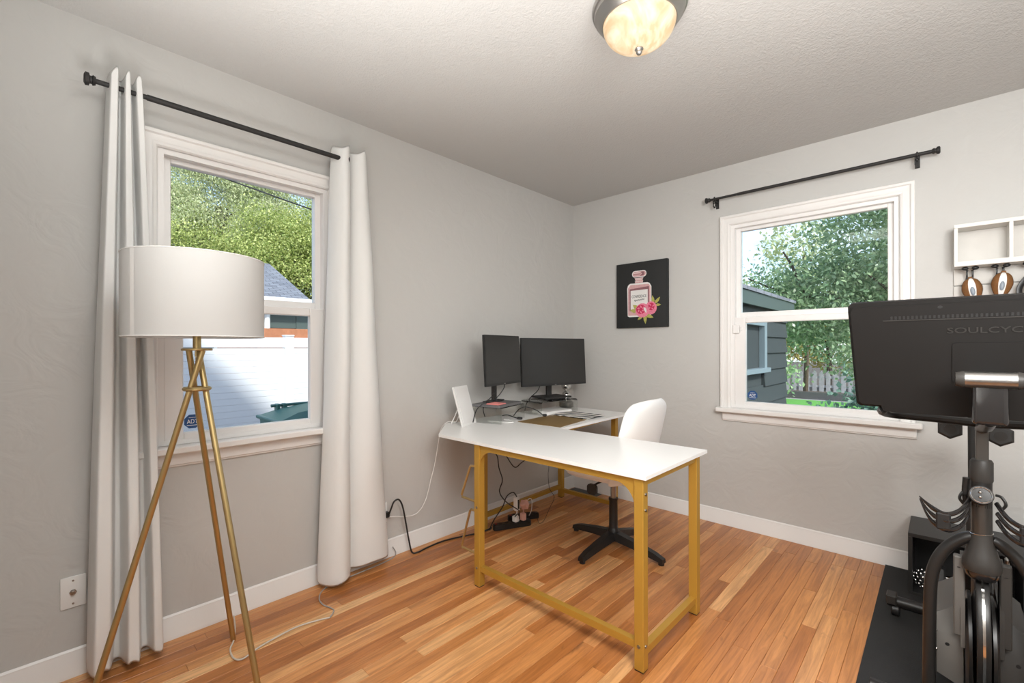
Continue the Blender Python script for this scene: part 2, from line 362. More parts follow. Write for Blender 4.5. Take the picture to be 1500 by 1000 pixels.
def circle(cx, cy, rr, n=24, ry=None, a0=0): return [(cx + rr * math.cos(a0 + 2 * PI * i / n), cy + (ry or rr) * math.sin(a0 + 2 * PI * i / n)) for i in range(n)]
def rrect(x0, x1, y0, y1, rr, n=5):
    res = []
    for cx, cy, a in ((x1 - rr, y1 - rr, 0), (x0 + rr, y1 - rr, 90), (x0 + rr, y0 + rr, 180), (x1 - rr, y0 + rr, 270)):
        res += [(cx + rr * math.cos(math.radians(a + 90 * i / n)), cy + rr * math.sin(math.radians(a + 90 * i / n))) for i in range(n + 1)]
    return res
def text(body, width, T, depth, m, parent, name='lettering', height=None):
    c = bpy.data.curves.new('t', 'FONT'); c.body = body; c.align_x = 'CENTER'; c.align_y = 'CENTER'; c.extrude = .5; c.resolution_u = 3
    o = bpy.data.objects.new('t', c); COL.objects.link(o); dg = bpy.context.evaluated_depsgraph_get(); dg.update()
    me = bpy.data.meshes.new_from_object(o.evaluated_get(dg)); bpy.data.objects.remove(o); bpy.data.curves.remove(c)
    xs = [p.co.x for p in me.vertices]; ys = [p.co.y for p in me.vertices]
    k = width / (max(xs) - min(xs)); ky = k if height is None else height / (max(ys) - min(ys))
    mx, my = (max(xs) + min(xs)) / 2, (max(ys) + min(ys)) / 2
    b_ = MB(); b_.T = T
    b_.add([((p.co.x - mx) * k, (p.co.y - my) * ky, p.co.z * depth) for p in me.vertices], [tuple(q.vertices) for q in me.polygons])
    bpy.data.meshes.remove(me)
    return b_.build(name, m, parent)
def frame(xa, ya, za, org):   # local axes -> world
    T = Matrix.Identity(4)
    for i, a in enumerate((xa, ya, za)):
        for j in range(3): T[j][i] = a[j]
    for j in range(3): T[j][3] = org[j]
    return T
def copy_tree(o, dloc, label, parent=None):
    c = o.copy(); COL.objects.link(c)
    if parent: c.parent = parent
    else: c.location = Vector(o.location) + Vector(dloc); c['label'] = label
    for ch in [q for q in bpy.data.objects if q.parent == o]: copy_tree(ch, None, None, c)
    return c
rnd = random.Random(7)

# ================================================================== STRUCTURE
XR, YB, ZC = 3.30, -3.35, 2.44          # room: x 0..XR, y YB..0
WX0, WX1, WZ0, WZ1 = 1.300, 2.168, .80, 2.03       # far window opening
LY0, LY1 = -2.897, -2.187                            # left window opening
def wall_hole(axis, a0, a1, z0, z1, h0, h1, hz0, hz1, t0, t1):
    b_ = MB()
    for (p, q, r_, s_) in ((a0, h0, z0, z1), (h1, a1, z0, z1), (h0, h1, z0, hz0), (h0, h1, hz1, z1)):
        if axis == 'x': b_.box(t0, t1, p, q, r_, s_)
        else: b_.box(p, q, t0, t1, r_, s_)
    return b_
wall_hole('x', YB - .15, .15, -.5, ZC + .1, LY0, LY1, WZ0, WZ1, -.16, 0).build('wall_left', 'wall', kind='structure')
wall_hole('y', 0, XR + .15, -.5, ZC + .1, WX0, WX1, WZ0, WZ1, 0, .16).build('wall_right', 'wall', kind='structure')
MB().box(XR, XR + .15, YB, 0, -.5, ZC + .1).build('wall_side', 'wall', kind='structure')
wall_hole('y', 0, XR + .15, -.5, ZC + .1, .52, 1.34, -.013, 1.99, YB - .13, YB).build('wall_back', 'wall', kind='structure')
MB().box(0, XR, YB, 0, ZC, ZC + .1).build('ceiling', 'ceil', kind='structure')
fl = MB().box(-.1, XR + .1, YB - .2, .1, -.06, -.0125).build('floor', 'subfloor', kind='structure')

# oak strips
PW = .0572
def plank_mesh(L_):
    w, g, c = PW / 2 - .0003, .0004, .0012
    vs = []
    for z, k_ in ((-.012, 0), (-c, 0), (0, c)):
        vs += [(-w + k_, g + k_, z), (w - k_, g + k_, z), (w - k_, L_ - g - k_, z), (-w + k_, L_ - g - k_, z)]
    fs = [(8, 9, 10, 11)] + [(4 * a + i, 4 * a + (i + 1) % 4, 4 * a + 4 + (i + 1) % 4, 4 * a + 4 + i) for a in range(2) for i in range(4)]
    me = bpy.data.meshes.new('plank'); me.from_pydata(vs, [], fs); me.materials.append(M['oak']); return me
PM = {}
npl = 0
for i in range(int(XR / PW) + 1):
    x = PW / 2 + i * PW
    if x > XR: break
    y, first = 0., True
    while y > YB + .001:
        far = x > 2.16
        n_ = rnd.choice((30, 40, 67)) if far else rnd.choice((12, 15, 18, 21, 24, 28, 32, 36, 42))
        if first: n_ = max(4, int(n_ * rnd.random())) if not far else n_; first = False
        left = round((y - YB) / .05)
        if left - n_ < 6: n_ = left
        if n_ not in PM: PM[n_] = plank_mesh(n_ * .05)
        y -= n_ * .05
        o = bpy.data.objects.new('plank', PM[n_]); o.parent = fl; o.location = (x, y, 0); COL.objects.link(o); npl += 1

def base_profile(name, a, b, w, sgn, axis):
    pr = [(0, 0), (.016, 0), (.016, .012), (.013, .018), (.013, .078), (.0085, .087), (.0085, .094), (.003, .10), (0, .10)]
    b_ = MB()
    if axis == 'y': b_.prism([(w + sgn * p, z) for p, z in pr], a, b, 'xz')
    else: b_.prism([(w + sgn * p, z) for p, z in pr], a, b, 'yz')
    return b_.build(name, 'trim', kind='structure')
base_profile('baseboard_left', YB, 0, 0, 1, 'y')
base_profile('baseboard_right', .013, XR, 0, -1, 'x')
base_profile('baseboard_side', YB, -.016, XR, -1, 'y')
MB().box(.016, .42, YB, YB + .014, 0, .10).build('baseboard_back', 'trim', kind='structure')
# doorway behind, its casing is seen edge on at the left margin
d = MB().box(.52, 1.34, YB - .09, YB - .05, 0, 1.99).build('door_1', 'trim', kind='structure')
MB().box(.42, .52, YB, YB + .032, 0, 2.075, .004).build('door_casing', 'trim', d)
MB().box(1.34, 1.44, YB, YB + .032, 0, 2.075, .004).build('door_casing', 'trim', d)
MB().box(.52, 1.34, YB, YB + .030, 1.985, 2.075, .004).build('door_casing', 'trim', d)

# ---- windows: u along the wall, v up, w into the room
def window(name, T, U0, U1, sticker_u):
    O0, O1 = U0 - .066, U1 + .066; V1 = WZ1 + .066
    w = MB(); w.T = T                                   # jamb liner
    ring(w, U0, U1, WZ0, WZ1, .022, -.13, .0)
    fr_ = w.build(name, 'vinyl', kind='structure')
    pr = [(0, 0), (0, .022), (.004, .026), (.016, .026), (.022, .019), (.044, .016), (.05, .019), (.060, .017), (.066, .010), (.066, 0)]
    c = MB(); c.T = T                                   # mitred casing
    vs = []
    for dd, hh in pr:
        vs += [(O0 + dd, WZ0, hh), (O0 + dd, V1 - dd, hh), (O1 - dd, V1 - dd, hh), (O1 - dd, WZ0, hh)]
    k_ = len(pr)
    for part in range(3):
        c2 = MB(); c2.T = T
        v2 = []
        for i in range(k_): v2 += [vs[4 * i + part], vs[4 * i + part + 1]]
        c2.add(v2, [(2 * i, 2 * i + 1, 2 * i + 3, 2 * i + 2) for i in range(k_ - 1)]); c2.build('casing', 'trim', fr_)
    b_ = MB(); b_.T = T; b_.box(O0 - .02, O1 + .03, .772, .802, 0, .062, .005); b_.box(U0, U1, .772, .802, -.13, 0); b_.build('window_sill', 'trim', fr_)
    b_ = MB(); b_.T = T; b_.box(O0 + .012, O1 + .006, .720, .772, 0, .018, .003); b_.box(O0 + .012, O1 + .006, .712, .723, 0, .011, .002); b_.build('apron', 'trim', fr_)
    up = MB(); up.T = T                                 # upper sash
    up.box(U0 + .02, U0 + .051, 1.40, WZ1 - .02, -.075, -.035, .003); up.box(U1 - .051, U1 - .02, 1.40, WZ1 - .02, -.075, -.035, .003)
    up.box(U0 + .051, U1 - .051, 1.405, 1.441, -.075, -.035, .003); up.box(U0 + .051, U1 - .051, 1.988, WZ1 - .02, -.075, -.035, .003)
    us = up.build('upper_sash', 'vinyl', fr_)
    b_ = MB(); b_.T = T; b_.box(U0 + .049, U1 - .049, 1.439, 1.990, -.060, -.056); b_.build('pane', 'glass', us)
    lo = MB(); lo.T = T                                 # lower sash, nearer the room
    lo.box(U0 + .02, U0 + .088, WZ0, 1.409, -.04, -.004, .004); lo.box(U1 - .088, U1 - .02, WZ0, 1.409, -.04, -.004, .004)
    lo.box(U0 + .088, U1 - .088, 1.369, 1.409, -.04, -.004, .004); lo.box(U0 + .088, U1 - .088, WZ0, .848, -.04, -.004, .004)
    ls = lo.build('lower_sash', 'vinyl', fr_)
    b_ = MB(); b_.T = T; b_.box(U0 + .086, U1 - .086, .846, 1.371, -.032, -.028); b_.build('pane', 'glass', ls)
    b_ = MB(); b_.T = T; b_.box(U0 + .012, U0 + .052, 1.30, 1.358, -.004, .012, .003); b_.box(U0 + .056, U0 + .068, 1.315, 1.345, -.004, .006, .002); b_.build('sash_lock', 'vinyl', ls)
    sv = .890
    rr = .032
    b_ = MB(); b_.T = T; b_.prism(circle(sticker_u, sv, rr, 8, a0=PI / 8), -.0279, -.0272); st = b_.build('security_sticker', 'adt_blue', ls, label='blue octagonal security sticker reading ADT')
    text('ADT', .040, T @ Matrix.Translation((sticker_u, sv, -.0268)), .0006, 'white_print', st, height=.017)
    b_ = MB(); b_.T = T; b_.box(sticker_u - .02, sticker_u + .02, sv - .018, sv - .0155, -.0272, -.0268); b_.box(sticker_u - .013, sticker_u + .013, sv + .016, sv + .0175, -.0272, -.0268); b_.build('printed_line', 'white_print', st)
    return fr_
def ring(b_, a0, a1, c0, c1, t, w0, w1):
    b_.box(a0, a0 + t, c0, c1, w0, w1); b_.box(a1 - t, a1, c0, c1, w0, w1); b_.box(a0 + t, a1 - t, c0, c0 + t, w0, w1); b_.box(a0 + t, a1 - t, c1 - t, c1, w0, w1)
TL = frame((0, 1, 0), (0, 0, 1), (1, 0, 0), (0, 0, 0))
TR = frame((1, 0, 0), (0, 0, 1), (0, -1, 0), (0, 0, 0))
window('window_1', TL, LY0, LY1, -2.773)
window('window_2', TR, WX0, WX1, 1.424)

# house around the room: gable wall and steep roof, they shade the fence outside
b_ = MB(); b_.prism([(-8.3, ZC + .1), (.15, ZC + .1), (.15, 2.6), (-4.0, 6.7), (-8.3, 2.6)], -.16, -.02, 'yz')
b_.build('wall_gable', 'out_wall', kind='structure')
MB().box(-.16, -.02, -8.3, YB - .15, -.5, ZC + .1).build('wall_gable_lower', 'out_wall', kind='structure')
b_ = MB(); b_.add([(-.3, .4, 2.42), (9, .4, 2.42), (9, -4, 6.85), (-.3, -4, 6.85), (-.3, -8.4, 2.42), (9, -8.4, 2.42)], [(0, 1, 2, 3), (3, 2, 5, 4)])
b_.add([(-.3, .4, 2.30), (9, .4, 2.30), (9, -4, 6.73), (-.3, -4, 6.73), (-.3, -8.4, 2.30), (9, -8.4, 2.30)], [(0, 1, 2, 3), (3, 2, 5, 4)])
b_.add([(-.3, .4, 2.42), (9, .4, 2.42), (9, .4, 2.30), (-.3, .4, 2.30)], [(0, 1, 2, 3)])
b_.build('roof', 'shingles', kind='structure')
gd = MB().box(-40, 60, -30, 60, -.6, -.5).build('ground', 'soil', kind='structure')

# ================================================================== ROOM THINGS
# ---- ceiling light
CL = (1.54, -1.745)
t = root('ceiling_light', 'brushed nickel flush ceiling light with lit alabaster glass bowl', 'lamp', (CL[0], CL[1], ZC))
MB().lathe([(.165, ZC), (.168, ZC - .012), (.165, ZC - .020), (.160, ZC - .022), (.158, ZC - .034), (.150, ZC - .040), (.140, ZC - .060), (.132, ZC - .066), (.128, ZC - .066), (.128, ZC - .05), (.08, ZC - .01)], (CL[0], CL[1], 0), 64, cap=False).build('pan', 'nickel', t)
pr = [(.128 * math.cos(a), ZC - .062 - .092 * math.sin(a)) for a in [i * PI / 2 / 14 for i in range(15)]]
pr[-1] = (.008, pr[-1][1])
MB().lathe(pr, (CL[0], CL[1], 0), 64, cap=False).build('glass_bowl', 'alabaster', t)
MB().lathe([(.003, ZC - .145), (.013, ZC - .152), (.0155, ZC - .158), (.010, ZC - .164), (.011, ZC - .169), (.007, ZC - .176), (.001, ZC - .178)], (CL[0], CL[1], 0), 20).build('finial', 'nickel', t)
for k_, (dx, dy) in enumerate(((.035, .02), (-.035, -.02))):
    lamp('ceiling_bulb', 'POINT', (CL[0] + dx, CL[1] + dy, ZC - .085), .085, (1, .86, .68), shadow_soft_size=.028)

# ---- curtain rods
def rod(name, label, a, b, wall_axis, brackets, rr=.0095):
    a, b = Vector(a), Vector(b); d_ = (b - a).normalized()
    t = root(name, label, 'curtain rod', (a + b) / 2)
    q = a + (b - a) * .16
    MB().tube([q, b], rr, 16).build('rod', 'soft_black', t)
    MB().tube([a, q], rr * .8, 16).build('inner_rod', 'soft_black', t)
    for p, s_ in ((a, -1), (b, 1)):
        m_ = MB(); m_.tube([p - d_ * .004 * s_, p + d_ * .004 * s_, p + d_ * .006 * s_, p + d_ * .012 * s_, p + d_ * .014 * s_, p + d_ * .024 * s_, p + d_ * .028 * s_],
                           [rr * 1.3, rr * 1.6, rr * 1.2, rr * 1.2, rr * 1.9, rr * 2.0, rr * 1.3], 18); m_.build('finial', 'soft_black', t)
    for k_ in brackets:
        p = a + (b - a) * k_
        m_ = MB()
        if wall_axis == 'x':
            m_.box(.0, .004, p.y - .010, p.y + .010, p.z - .055, p.z + .012, .001); m_.box(0, p.x + .002, p.y - .006, p.y + .006, p.z - .017, p.z - .012)
            m_.tube([(p.x + .014 * math.cos(x), p.y, p.z + .014 * math.sin(x)) for x in [PI * .5 + i * PI * 1.0 / 8 * 1.25 for i in range(9)]], .003, 6)
        else:
            m_.box(p.x - .010, p.x + .010, -.004, 0, p.z - .055, p.z + .012, .001); m_.box(p.x - .006, p.x + .006, p.y - .002, 0, p.z - .017, p.z - .012)
            m_.box(p.x - .010, p.x - .004, p.y - .004, p.y + .0, p.z - .052, p.z - .010); m_.box(p.x + .004, p.x + .010, p.y - .004, p.y, p.z - .052, p.z - .010)
            m_.box(p.x - .010, p.x + .010, p.y - .004, p.y, p.z - .030, p.z - .024); m_.box(p.x - .006, p.x + .006, p.y - .004, p.y, p.z - .062, p.z - .050)
            m_.tube([(p.x, p.y + .013 * math.cos(x), p.z + .013 * math.sin(x)) for x in [i * 2 * PI / 12 for i in range(12)]], .0035, 6, closed=True)
        m_.build('bracket', 'soft_black', t)
    return t
rod('curtain_rod', 'black curtain rod carrying the two white curtain panels', (.1, -3.095, 2.175), (.1, -2.150, 2.175), 'x', (.10, .985), .0115)
rod('curtain_rod', 'bare black curtain rod above the far window, no curtain', (1.180, -.06, 2.214), (2.305, -.06, 2.215), 'y', (.03, .945))

# ---- curtains: cross-section of folds, narrow at the rod, wider at the hem
def curtain(label, lobes_top, lobes_bot, z_top, z_bot, x0, seed):
    rg = random.Random(seed); rows, per = 26, 15
    def section(lobes, s_):
        P_ = []
        for li, (ya, yb, dep) in enumerate(lobes):
            for j in range(per):
                q = j / (per - 1)
                yy = ya + (yb - ya) * (.5 - .5 * math.cos(PI * q)) if False else ya + (yb - ya) * q
                bulge = (min(1, 1.55 * math.sin(PI * q)) ** .75 if x0 > .051 else math.sin(PI * q) ** .7) * dep
                P_.append((x0 + bulge, yy))
        return P_
    S0, S1 = section(lobes_top, 0), section(lobes_bot, 1); n_ = len(S0)
    ph = [rg.uniform(0, 6) for _ in range(6)]
    vs = []
    for i in range(rows + 1):
        s_ = i / rows; e = s_ ** .9
        for j in range(n_):
            x = S0[j][0] * (1 - e) + S1[j][0] * e; y = S0[j][1] * (1 - e) + S1[j][1] * e
            x += .004 * s_ * math.sin(ph[0] + 7 * s_ + j * .35) + .0025 * math.sin(ph[1] + 17 * s_ + j * .22)
            y += .004 * s_ * math.sin(ph[2] + 5 * s_ + j * .1)
            zt = z_top + .012 * math.sin(ph[3] + j * .45); li = j // per
            zb = z_bot[li] + .006 * math.sin(ph[4] + j * .5)
            vs.append((max(x, .022), y, zt * (1 - s_) + zb * s_))
    fs = [(i * n_ + j, i * n_ + j + 1, (i + 1) * n_ + j + 1, (i + 1) * n_ + j) for i in range(rows) for j in range(n_ - 1)]
    b_ = MB().add(vs, fs); mid = (lobes_bot[0][0] + lobes_bot[-1][1]) / 2
    o = b_.build('curtain', 'curtain', loc=(x0, mid, z_bot[0]), angle=80); tag(o, label, 'curtain', 'white curtain panels on the left window')
    sm = o.modifiers.new('thickness', 'SOLIDIFY'); sm.thickness = .003
    ss = o.modifiers.new('smooth', 'SUBSURF'); ss.levels = 1; ss.render_levels = 1
    return o
curtain('white curtain gathered at the left end of the rod, behind the floor lamp',
        [(-3.058, -3.022, .075), (-3.016, -2.99, .07), (-2.985, -2.955, .065)], [(-3.122, -3.045, .085), (-3.025, -2.958, .095), (-2.937, -2.885, .08)], 2.238, (.03, .03, .03), .052, 3)
curtain('white curtain gathered at the right end of the rod, black cord emerging beside it',
        [(-2.19, -2.10, .075), (-2.095, -2.005, .06)], [(-2.265, -2.095, .10), (-2.09, -1.868, .06)], 2.244, (.022, .045), .05, 11)

# ---- floor lamp
LC = Vector((.445, -2.857, 0))
t = root('floor_lamp', 'brass tripod floor lamp with a wide white drum shade', 'lamp', LC)
feet = [Vector((.206, -2.681, 0)), Vector((.372, -3.15, 0)), Vector((.748, -2.742, 0))]
for k_, fp in enumerate(feet):
    dv = (fp - LC); dv.z = 0; dn = dv.normalized(); side = Vector((-dn.y, dn.x, 0))
    ringp = LC + dn * .019 + side * .016 + Vector((0, 0, 1.065))
    top = ringp + (ringp - fp) * ((1.198 - 1.065) / 1.065)
    MB().tube([fp, top], .0095, 14).build('leg', 'brass', t)
rc = LC + Vector((0, 0, 1.065))
MB().tube([rc + Vector((.036 * math.cos(a), .036 * math.sin(a), 0)) for a in [i * 2 * PI / 28 for i in range(28)]], .0075, 8, closed=True).build('joining_ring', 'brass', t)
MB().lathe([(.045, 1.197), (.046, 1.199), (.046, 1.203), (.044, 1.205)], LC, 32).build('top_plate', 'brass', t)
MB().lathe([(.0125, 1.205), (.0125, 1.30), (.016, 1.30), (.016, 1.36), (.008, 1.362), (.008, 1.48)], LC, 20).build('stem', 'brass', t)
b_ = MB().cyl(LC + Vector((.012, -.006, 1.196)), LC + Vector((.012, -.006, 1.176)), .0035, n=8)
for q in range(4): b_.sphere(LC + Vector((.013, -.006, 1.172 - .006 * q)), .0028, 6)
b_.build('pull_chain', 'brass', t)
b_ = MB().lathe([(.206, 1.243), (.206, 1.517), (.2035, 1.517), (.2035, 1.243)], LC, 72); b_.f = b_.f[:-2]
n_ = 72; b_.f += [(j, (j + 1) % n_, 3 * n_ + (j + 1) % n_, 3 * n_ + j) for j in range(n_)]
sh = b_.build('lamp_shade', 'shade', t)
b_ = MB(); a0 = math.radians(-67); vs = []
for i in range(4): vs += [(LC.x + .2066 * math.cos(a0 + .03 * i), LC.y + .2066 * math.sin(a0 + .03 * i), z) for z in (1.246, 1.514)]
b_.add(vs, [(2 * i, 2 * i + 2, 2 * i + 3, 2 * i + 1) for i in range(3)]); b_.build('window_edge_strip', 'window_edge', sh)  # added strip imitating the window edge seen through the shade
for z in (1.2445, 1.5155):
    b_ = MB(); b_.tube([LC + Vector((.2062 * math.cos(a), .2062 * math.sin(a), z)) for a in [i * 2 * PI / 72 for i in range(72)]], .0018, 6, closed=True); b_.build('shade_hem', 'curtain', sh)
b_ = MB()
for a in (.5, .5 + 2 * PI / 3, .5 + 4 * PI / 3): b_.tube([LC + Vector((.008 * math.cos(a), .008 * math.sin(a), 1.47)), LC + Vector((.204 * math.cos(a), .204 * math.sin(a), 1.47))], .002, 6)
b_.build('spider', 'brass', t)
MB().sphere(LC + Vector((0, 0, 1.41)), .03, 12, (1, 1, 1.3)).build('bulb', 'white_plastic', t)
b_ = MB().tube(spline([(.203, -2.679, .10), (.205, -2.675, .05), (.215, -2.683, .006), (.27, -2.71, .005), (.34, -2.715, .005), (.365, -2.69, .005), (.335, -2.62, .005), (.31, -2.48, .005), (.33, -2.38, .005), (.349, -2.34, .005)], 6), .0032, 8)
b_.build('power_cord', 'clear_cable', t)
b_ = MB().tube(spline([(.349, -2.34, .006), (.30, -2.30, .005), (.22, -2.315, .005), (.15, -2.30, .005), (.09, -2.248, .005), (.072, -2.15, .005), (.06, -1.92, .005), (.045, -1.83, .006), (.03, -1.80, .02), (.03, -1.82, .06)], 6), .0028, 8)
tag(b_.build('extension_cord', 'grey_cable', loc=(.1, -2.1, .005)), 'thin grey cord on the floor along the baseboard under the right curtain', 'cord')

# ---- wall plates
t = root('wall_plate', 'white coaxial wall plate beside the left curtain near the baseboard', 'wall plate', (0, -3.148, .31))
MB().box(0, .006, -3.182, -3.112, .253, .367, .003, 2).build('plate', 'white_plastic', t)
b_ = MB(); b_.lathe([(.0105, .006), (.0105, .010), (.0065, .010), (.0065, .018), (.002, .018), (.002, .012)], (0, -3.148, .31), 6, 'x'); b_.build('coax_jack', 'steel', t)
for z in (.268, .352): MB().lathe([(.0035, .006), (.0035, .0075)], (0, -3.148, z), 10, 'x').build('screw', 'steel', t)
t = root('wall_outlet', 'white wall outlet half hidden behind the right curtain', 'outlet', (0, -1.876, .26))
MB().box(0, .006, -1.911, -1.841, .205, .319, .003, 2).build('plate', 'white_plastic', t)
MB().box(.006, .009, -1.893, -1.859, .266, .300, .002).build('socket', 'white_plastic', t); MB().box(.006, .009, -1.893, -1.859, .222, .256, .002).build('socket', 'white_plastic', t)
t = root('extension_cord', 'thick black cord looping out from behind the right curtain to the floor', 'cord', (.06, -1.8, .0))
MB().box(.0, .034, -1.868, -1.836, .236, .268, .006).build('plug', 'black', t)
MB().tube(spline([(.034, -1.85, .25), (.05, -1.843, .29), (.06, -1.83, .33), (.062, -1.80, .335), (.062, -1.775, .29), (.062, -1.755, .20), (.064, -1.735, .09), (.075, -1.72, .012), (.09, -1.69, .006), (.081, -1.62, .006), (.075, -1.52, .006), (.09, -1.43, .006), (.138, -1.28, .006), (.155, -1.19, .008), (.166, -1.158, .02)], 8), .0048, 10).build('cable', 'cable', t)

# ---- L-shaped desk
t = root('corner_desk', 'white topped L-shaped desk with mustard gold metal frame', 'desk', (.7, -1.2, 0))
top = [(.075, -1.47), (.33, -1.72), (1.55, -1.72), (1.55, -1.12), (.72, -1.13), (.695, -.285), (.07, -.27)]
b_ = MB().prism(top, .720, .735); b_.build('desktop', 'white_top', t)
def leg(x, y, w=.038):
    l_ = MB().box(x - w / 2, x + w / 2, y - w / 2, y + w / 2, .004, .7195, .002).build('leg', 'gold', t)
    MB().box(x - w / 2 + .002, x + w / 2 - .002, y - w / 2 + .002, y + w / 2 - .002, 0, .0045).build('foot_cap', 'black', l_)
    return l_
L1, L2, L3, L4, L5, L6 = leg(.625, -1.69), leg(1.515, -1.69), leg(1.515, -1.185), leg(.125, -1.19), leg(.09, -.30), leg(.572, -.285)
def bar(name, a, b, w=.026, h=.028):
    a, b = Vector(a), Vector(b); m_ = MB(); d_ = (b - a).normalized(); s_ = Vector((-d_.y, d_.x, 0)) * w / 2; z_ = Vector((0, 0, h / 2))
    m_.add([p + i * s_ + j * z_ for p in (a, b) for i, j in ((-1, -1), (1, -1), (1, 1), (-1, 1))], [(0, 1, 2, 3), (7, 6, 5, 4), (0, 4, 5, 1), (1, 5, 6, 2), (2, 6, 7, 3), (3, 7, 4, 0)])
    return m_.build(name, 'gold', t)
bar('top_rail', (.644, -1.69, .704), (1.496, -1.69, .704)); bar('top_rail', (1.515, -1.671, .704), (1.515, -1.204, .704))
bar('top_rail', (.144, -1.19, .704), (.70, -1.19, .704)); bar('top_rail', (.125, -1.171, .704), (.09, -.319, .704)); bar('top_rail', (.109, -.30, .704), (.553, -.285, .704))
bar('top_rail', (.66, -1.171, .704), (.585, -.304, .704)); bar('top_rail', (.72, -1.19, .704), (1.496, -1.185, .704)); bar('top_rail', (.612, -1.676, .704), (.138, -1.204, .704))
bar('foot_rail', (.644, -1.69, .094), (1.496, -1.69, .094)); bar('foot_rail', (1.515, -1.671, .066), (1.515, -1.204, .066))
bar('foot_rail', (.122, -1.171, .094), (.093, -.319, .090)); bar('foot_rail', (.109, -.30, .058), (.553, -.286, .052))
def gusset(x, sgn, y):
    R_ = .085; pts = [(x, .692), (x + sgn * R_, .692)] + [(x + sgn * R_ - sgn * R_ * math.sin(a), .692 - R_ + R_ * math.cos(a)) for a in [i * PI / 2 / 8 for i in range(1, 9)]]
    MB().prism(pts, y - .004, y + .004, 'xz').build('gusset', 'gold', t)
gusset(.644, 1, -1.70); gusset(1.496, -1, -1.70)
for zz in ((.60, .42), (.375, .155)):
    MB().tube([(.612, -1.69, zz[0]), (.562, -1.69, zz[0] - .004), (.554, -1.69, zz[0] - .012), (.488, -1.69, zz[1] + .012), (.492, -1.69, zz[1] + .001), (.606, -1.69, zz[1])], .0062, 10).build('side_hook', 'brass', t, label='bent brass rod hook')
for x, y, z, ax in ((1.535, -1.69, .66, 'x'), (1.535, -1.69, .60, 'x'), (.625, -1.71, .40, 'y'), (1.515, -1.71, .095, 'y'), (1.535, -1.69, .095, 'x'), (.625, -1.71, .095, 'y')):
    MB().lathe([(.0065, -.001), (.006, .002), (.003, .003)] if ax == 'x' else [(.0065, .001), (.006, -.002), (.003, -.003)], (x, y, z), 12, ax).build('bolt', 'steel', t)
# hanging cables under the desk
for pts, rr, lb in (([(.50, -1.45, .70), (.355, -1.348, .60), (.382, -1.322, .557), (.391, -1.314, .483), (.406, -1.30, .409), (.392, -1.311, .339), (.41, -1.27, .27), (.36, -1.10, .16), (.262, -1.03, .085), (.25, -1.02, .065)], .0035, 'black cable hanging from the desk to the power strip'),
                    ([(.40, -1.42, .70), (.463, -1.44, .64), (.497, -1.42, .605), (.537, -1.383, .598), (.568, -1.353, .62), (.58, -1.34, .70)], .0035, 'short black cable loop sagging just under the desktop'),
                    ([(.43, -1.345, .70), (.444, -1.333, .60), (.459, -1.319, .565), (.494, -1.286, .50), (.526, -1.256, .53), (.575, -1.21, .58), (.62, -1.19, .68)], .0030, 'black cable hanging in a V under the desktop'),
                    ([(.39, -.84, .715), (.391, -.834, .42), (.387, -.837, .344), (.394, -.831, .251), (.417, -.809, .191), (.395, -.83, .12), (.36, -.85, .03), (.33, -.86, .005), (.29, -.83, .004), (.26, -.80, .005), (.245, -.79, .012)], .0016, 'thin dark wire hanging behind, near the far desk leg')):
    b_ = MB().tube(spline(pts, 6), rr, 8)
    tag(b_.build('cable', 'cable', loc=(pts[0][0], pts[0][1], pts[0][2])), lb, 'cable', 'cables under the desk')

# ---- power strips
def strip(label, a, b, plugs):
    a, b = Vector(a), Vector(b); d_ = (b - a).normalized(); s_ = Vector((-d_.y, d_.x, 0)); L_ = (b - a).length
    T = frame(d_, s_, (0, 0, 1), a); t = root('power_strip', label, 'power strip', (a + b) / 2)
    m_ = MB(); m_.T = T; m_.prism(rrect(0, L_, -.026, .026, .02), .001, .032); m_.prism(rrect(.004, L_ - .004, -.022, .022, .018), .032, .036); m_.build('housing', 'black', t)
    for i in range(5):
        m_ = MB(); m_.T = T; x = .05 + i * (L_ - .09) / 4; m_.prism(circle(x, 0, .013, 12), .036, .0375); m_.build('socket', 'soft_black', t)
    m_ = MB(); m_.T = T; m_.box(.012, .026, -.007, .007, .036, .042, .002); m_.build('switch', 'red', t)
    return t, T
strip('black power strip on the floor nearest the front gold leg', (.172, -1.150, 0), (.285, -.905, 0), 3)
strip('second black power strip lying behind the first, against the rail', (.13, -.965, 0), (.24, -.765, 0), 1)
t = root('charger_plug', 'white charger plug standing upright in the near power strip', 'plug', (.242, -1.01, .036))
MB().box(.224, .262, -1.026, -.99, .036, .075, .005).build('adapter', 'white_plastic', t)
MB().tube(spline([(.243, -1.008, .075), (.25, -1.0, .11), (.24, -.985, .15), (.225, -.96, .17)], 5), .003, 8).build('cord', 'white_plastic', t)
t = root('charger_plug', 'pale pink charger plug in the near power strip', 'plug', (.263, -.955, .036))
MB().box(.245, .281, -.972, -.938, .036, .085, .005).build('adapter', 'peach', t)
MB().tube(spline([(.263, -.955, .085), (.265, -.95, .12), (.27, -.935, .15), (.25, -.92, .16)], 5), .003, 8).build('cord', 'peach', t)
t = root('power_adapter', 'white boxy power adapter hanging above the power strips', 'power adapter', (.27, -1.03, .13))
MB().box(.258, .292, -1.05, -1.015, .125, .215, .006).build('block', 'white_plastic', t)
b_ = MB(); b_.box(.2925, .2935, -1.04, -1.025, .14, .20); b_.build('label_print', 'soft_black', t)
MB().tube(spline([(.275, -1.03, .215), (.27, -1.06, .25), (.25, -1.10, .23), (.23, -1.12, .16), (.20, -1.17, .08), (.18, -1.19, .02), (.172, -1.165, .02)], 6), .0035, 8).build('cord', 'cable', t)
MB().tube(spline([(.275, -1.03, .125), (.272, -1.02, .09), (.262, -1.0, .06), (.24, -.96, .02)], 6), .003, 8).build('lower_cord', 'white_plastic', t)
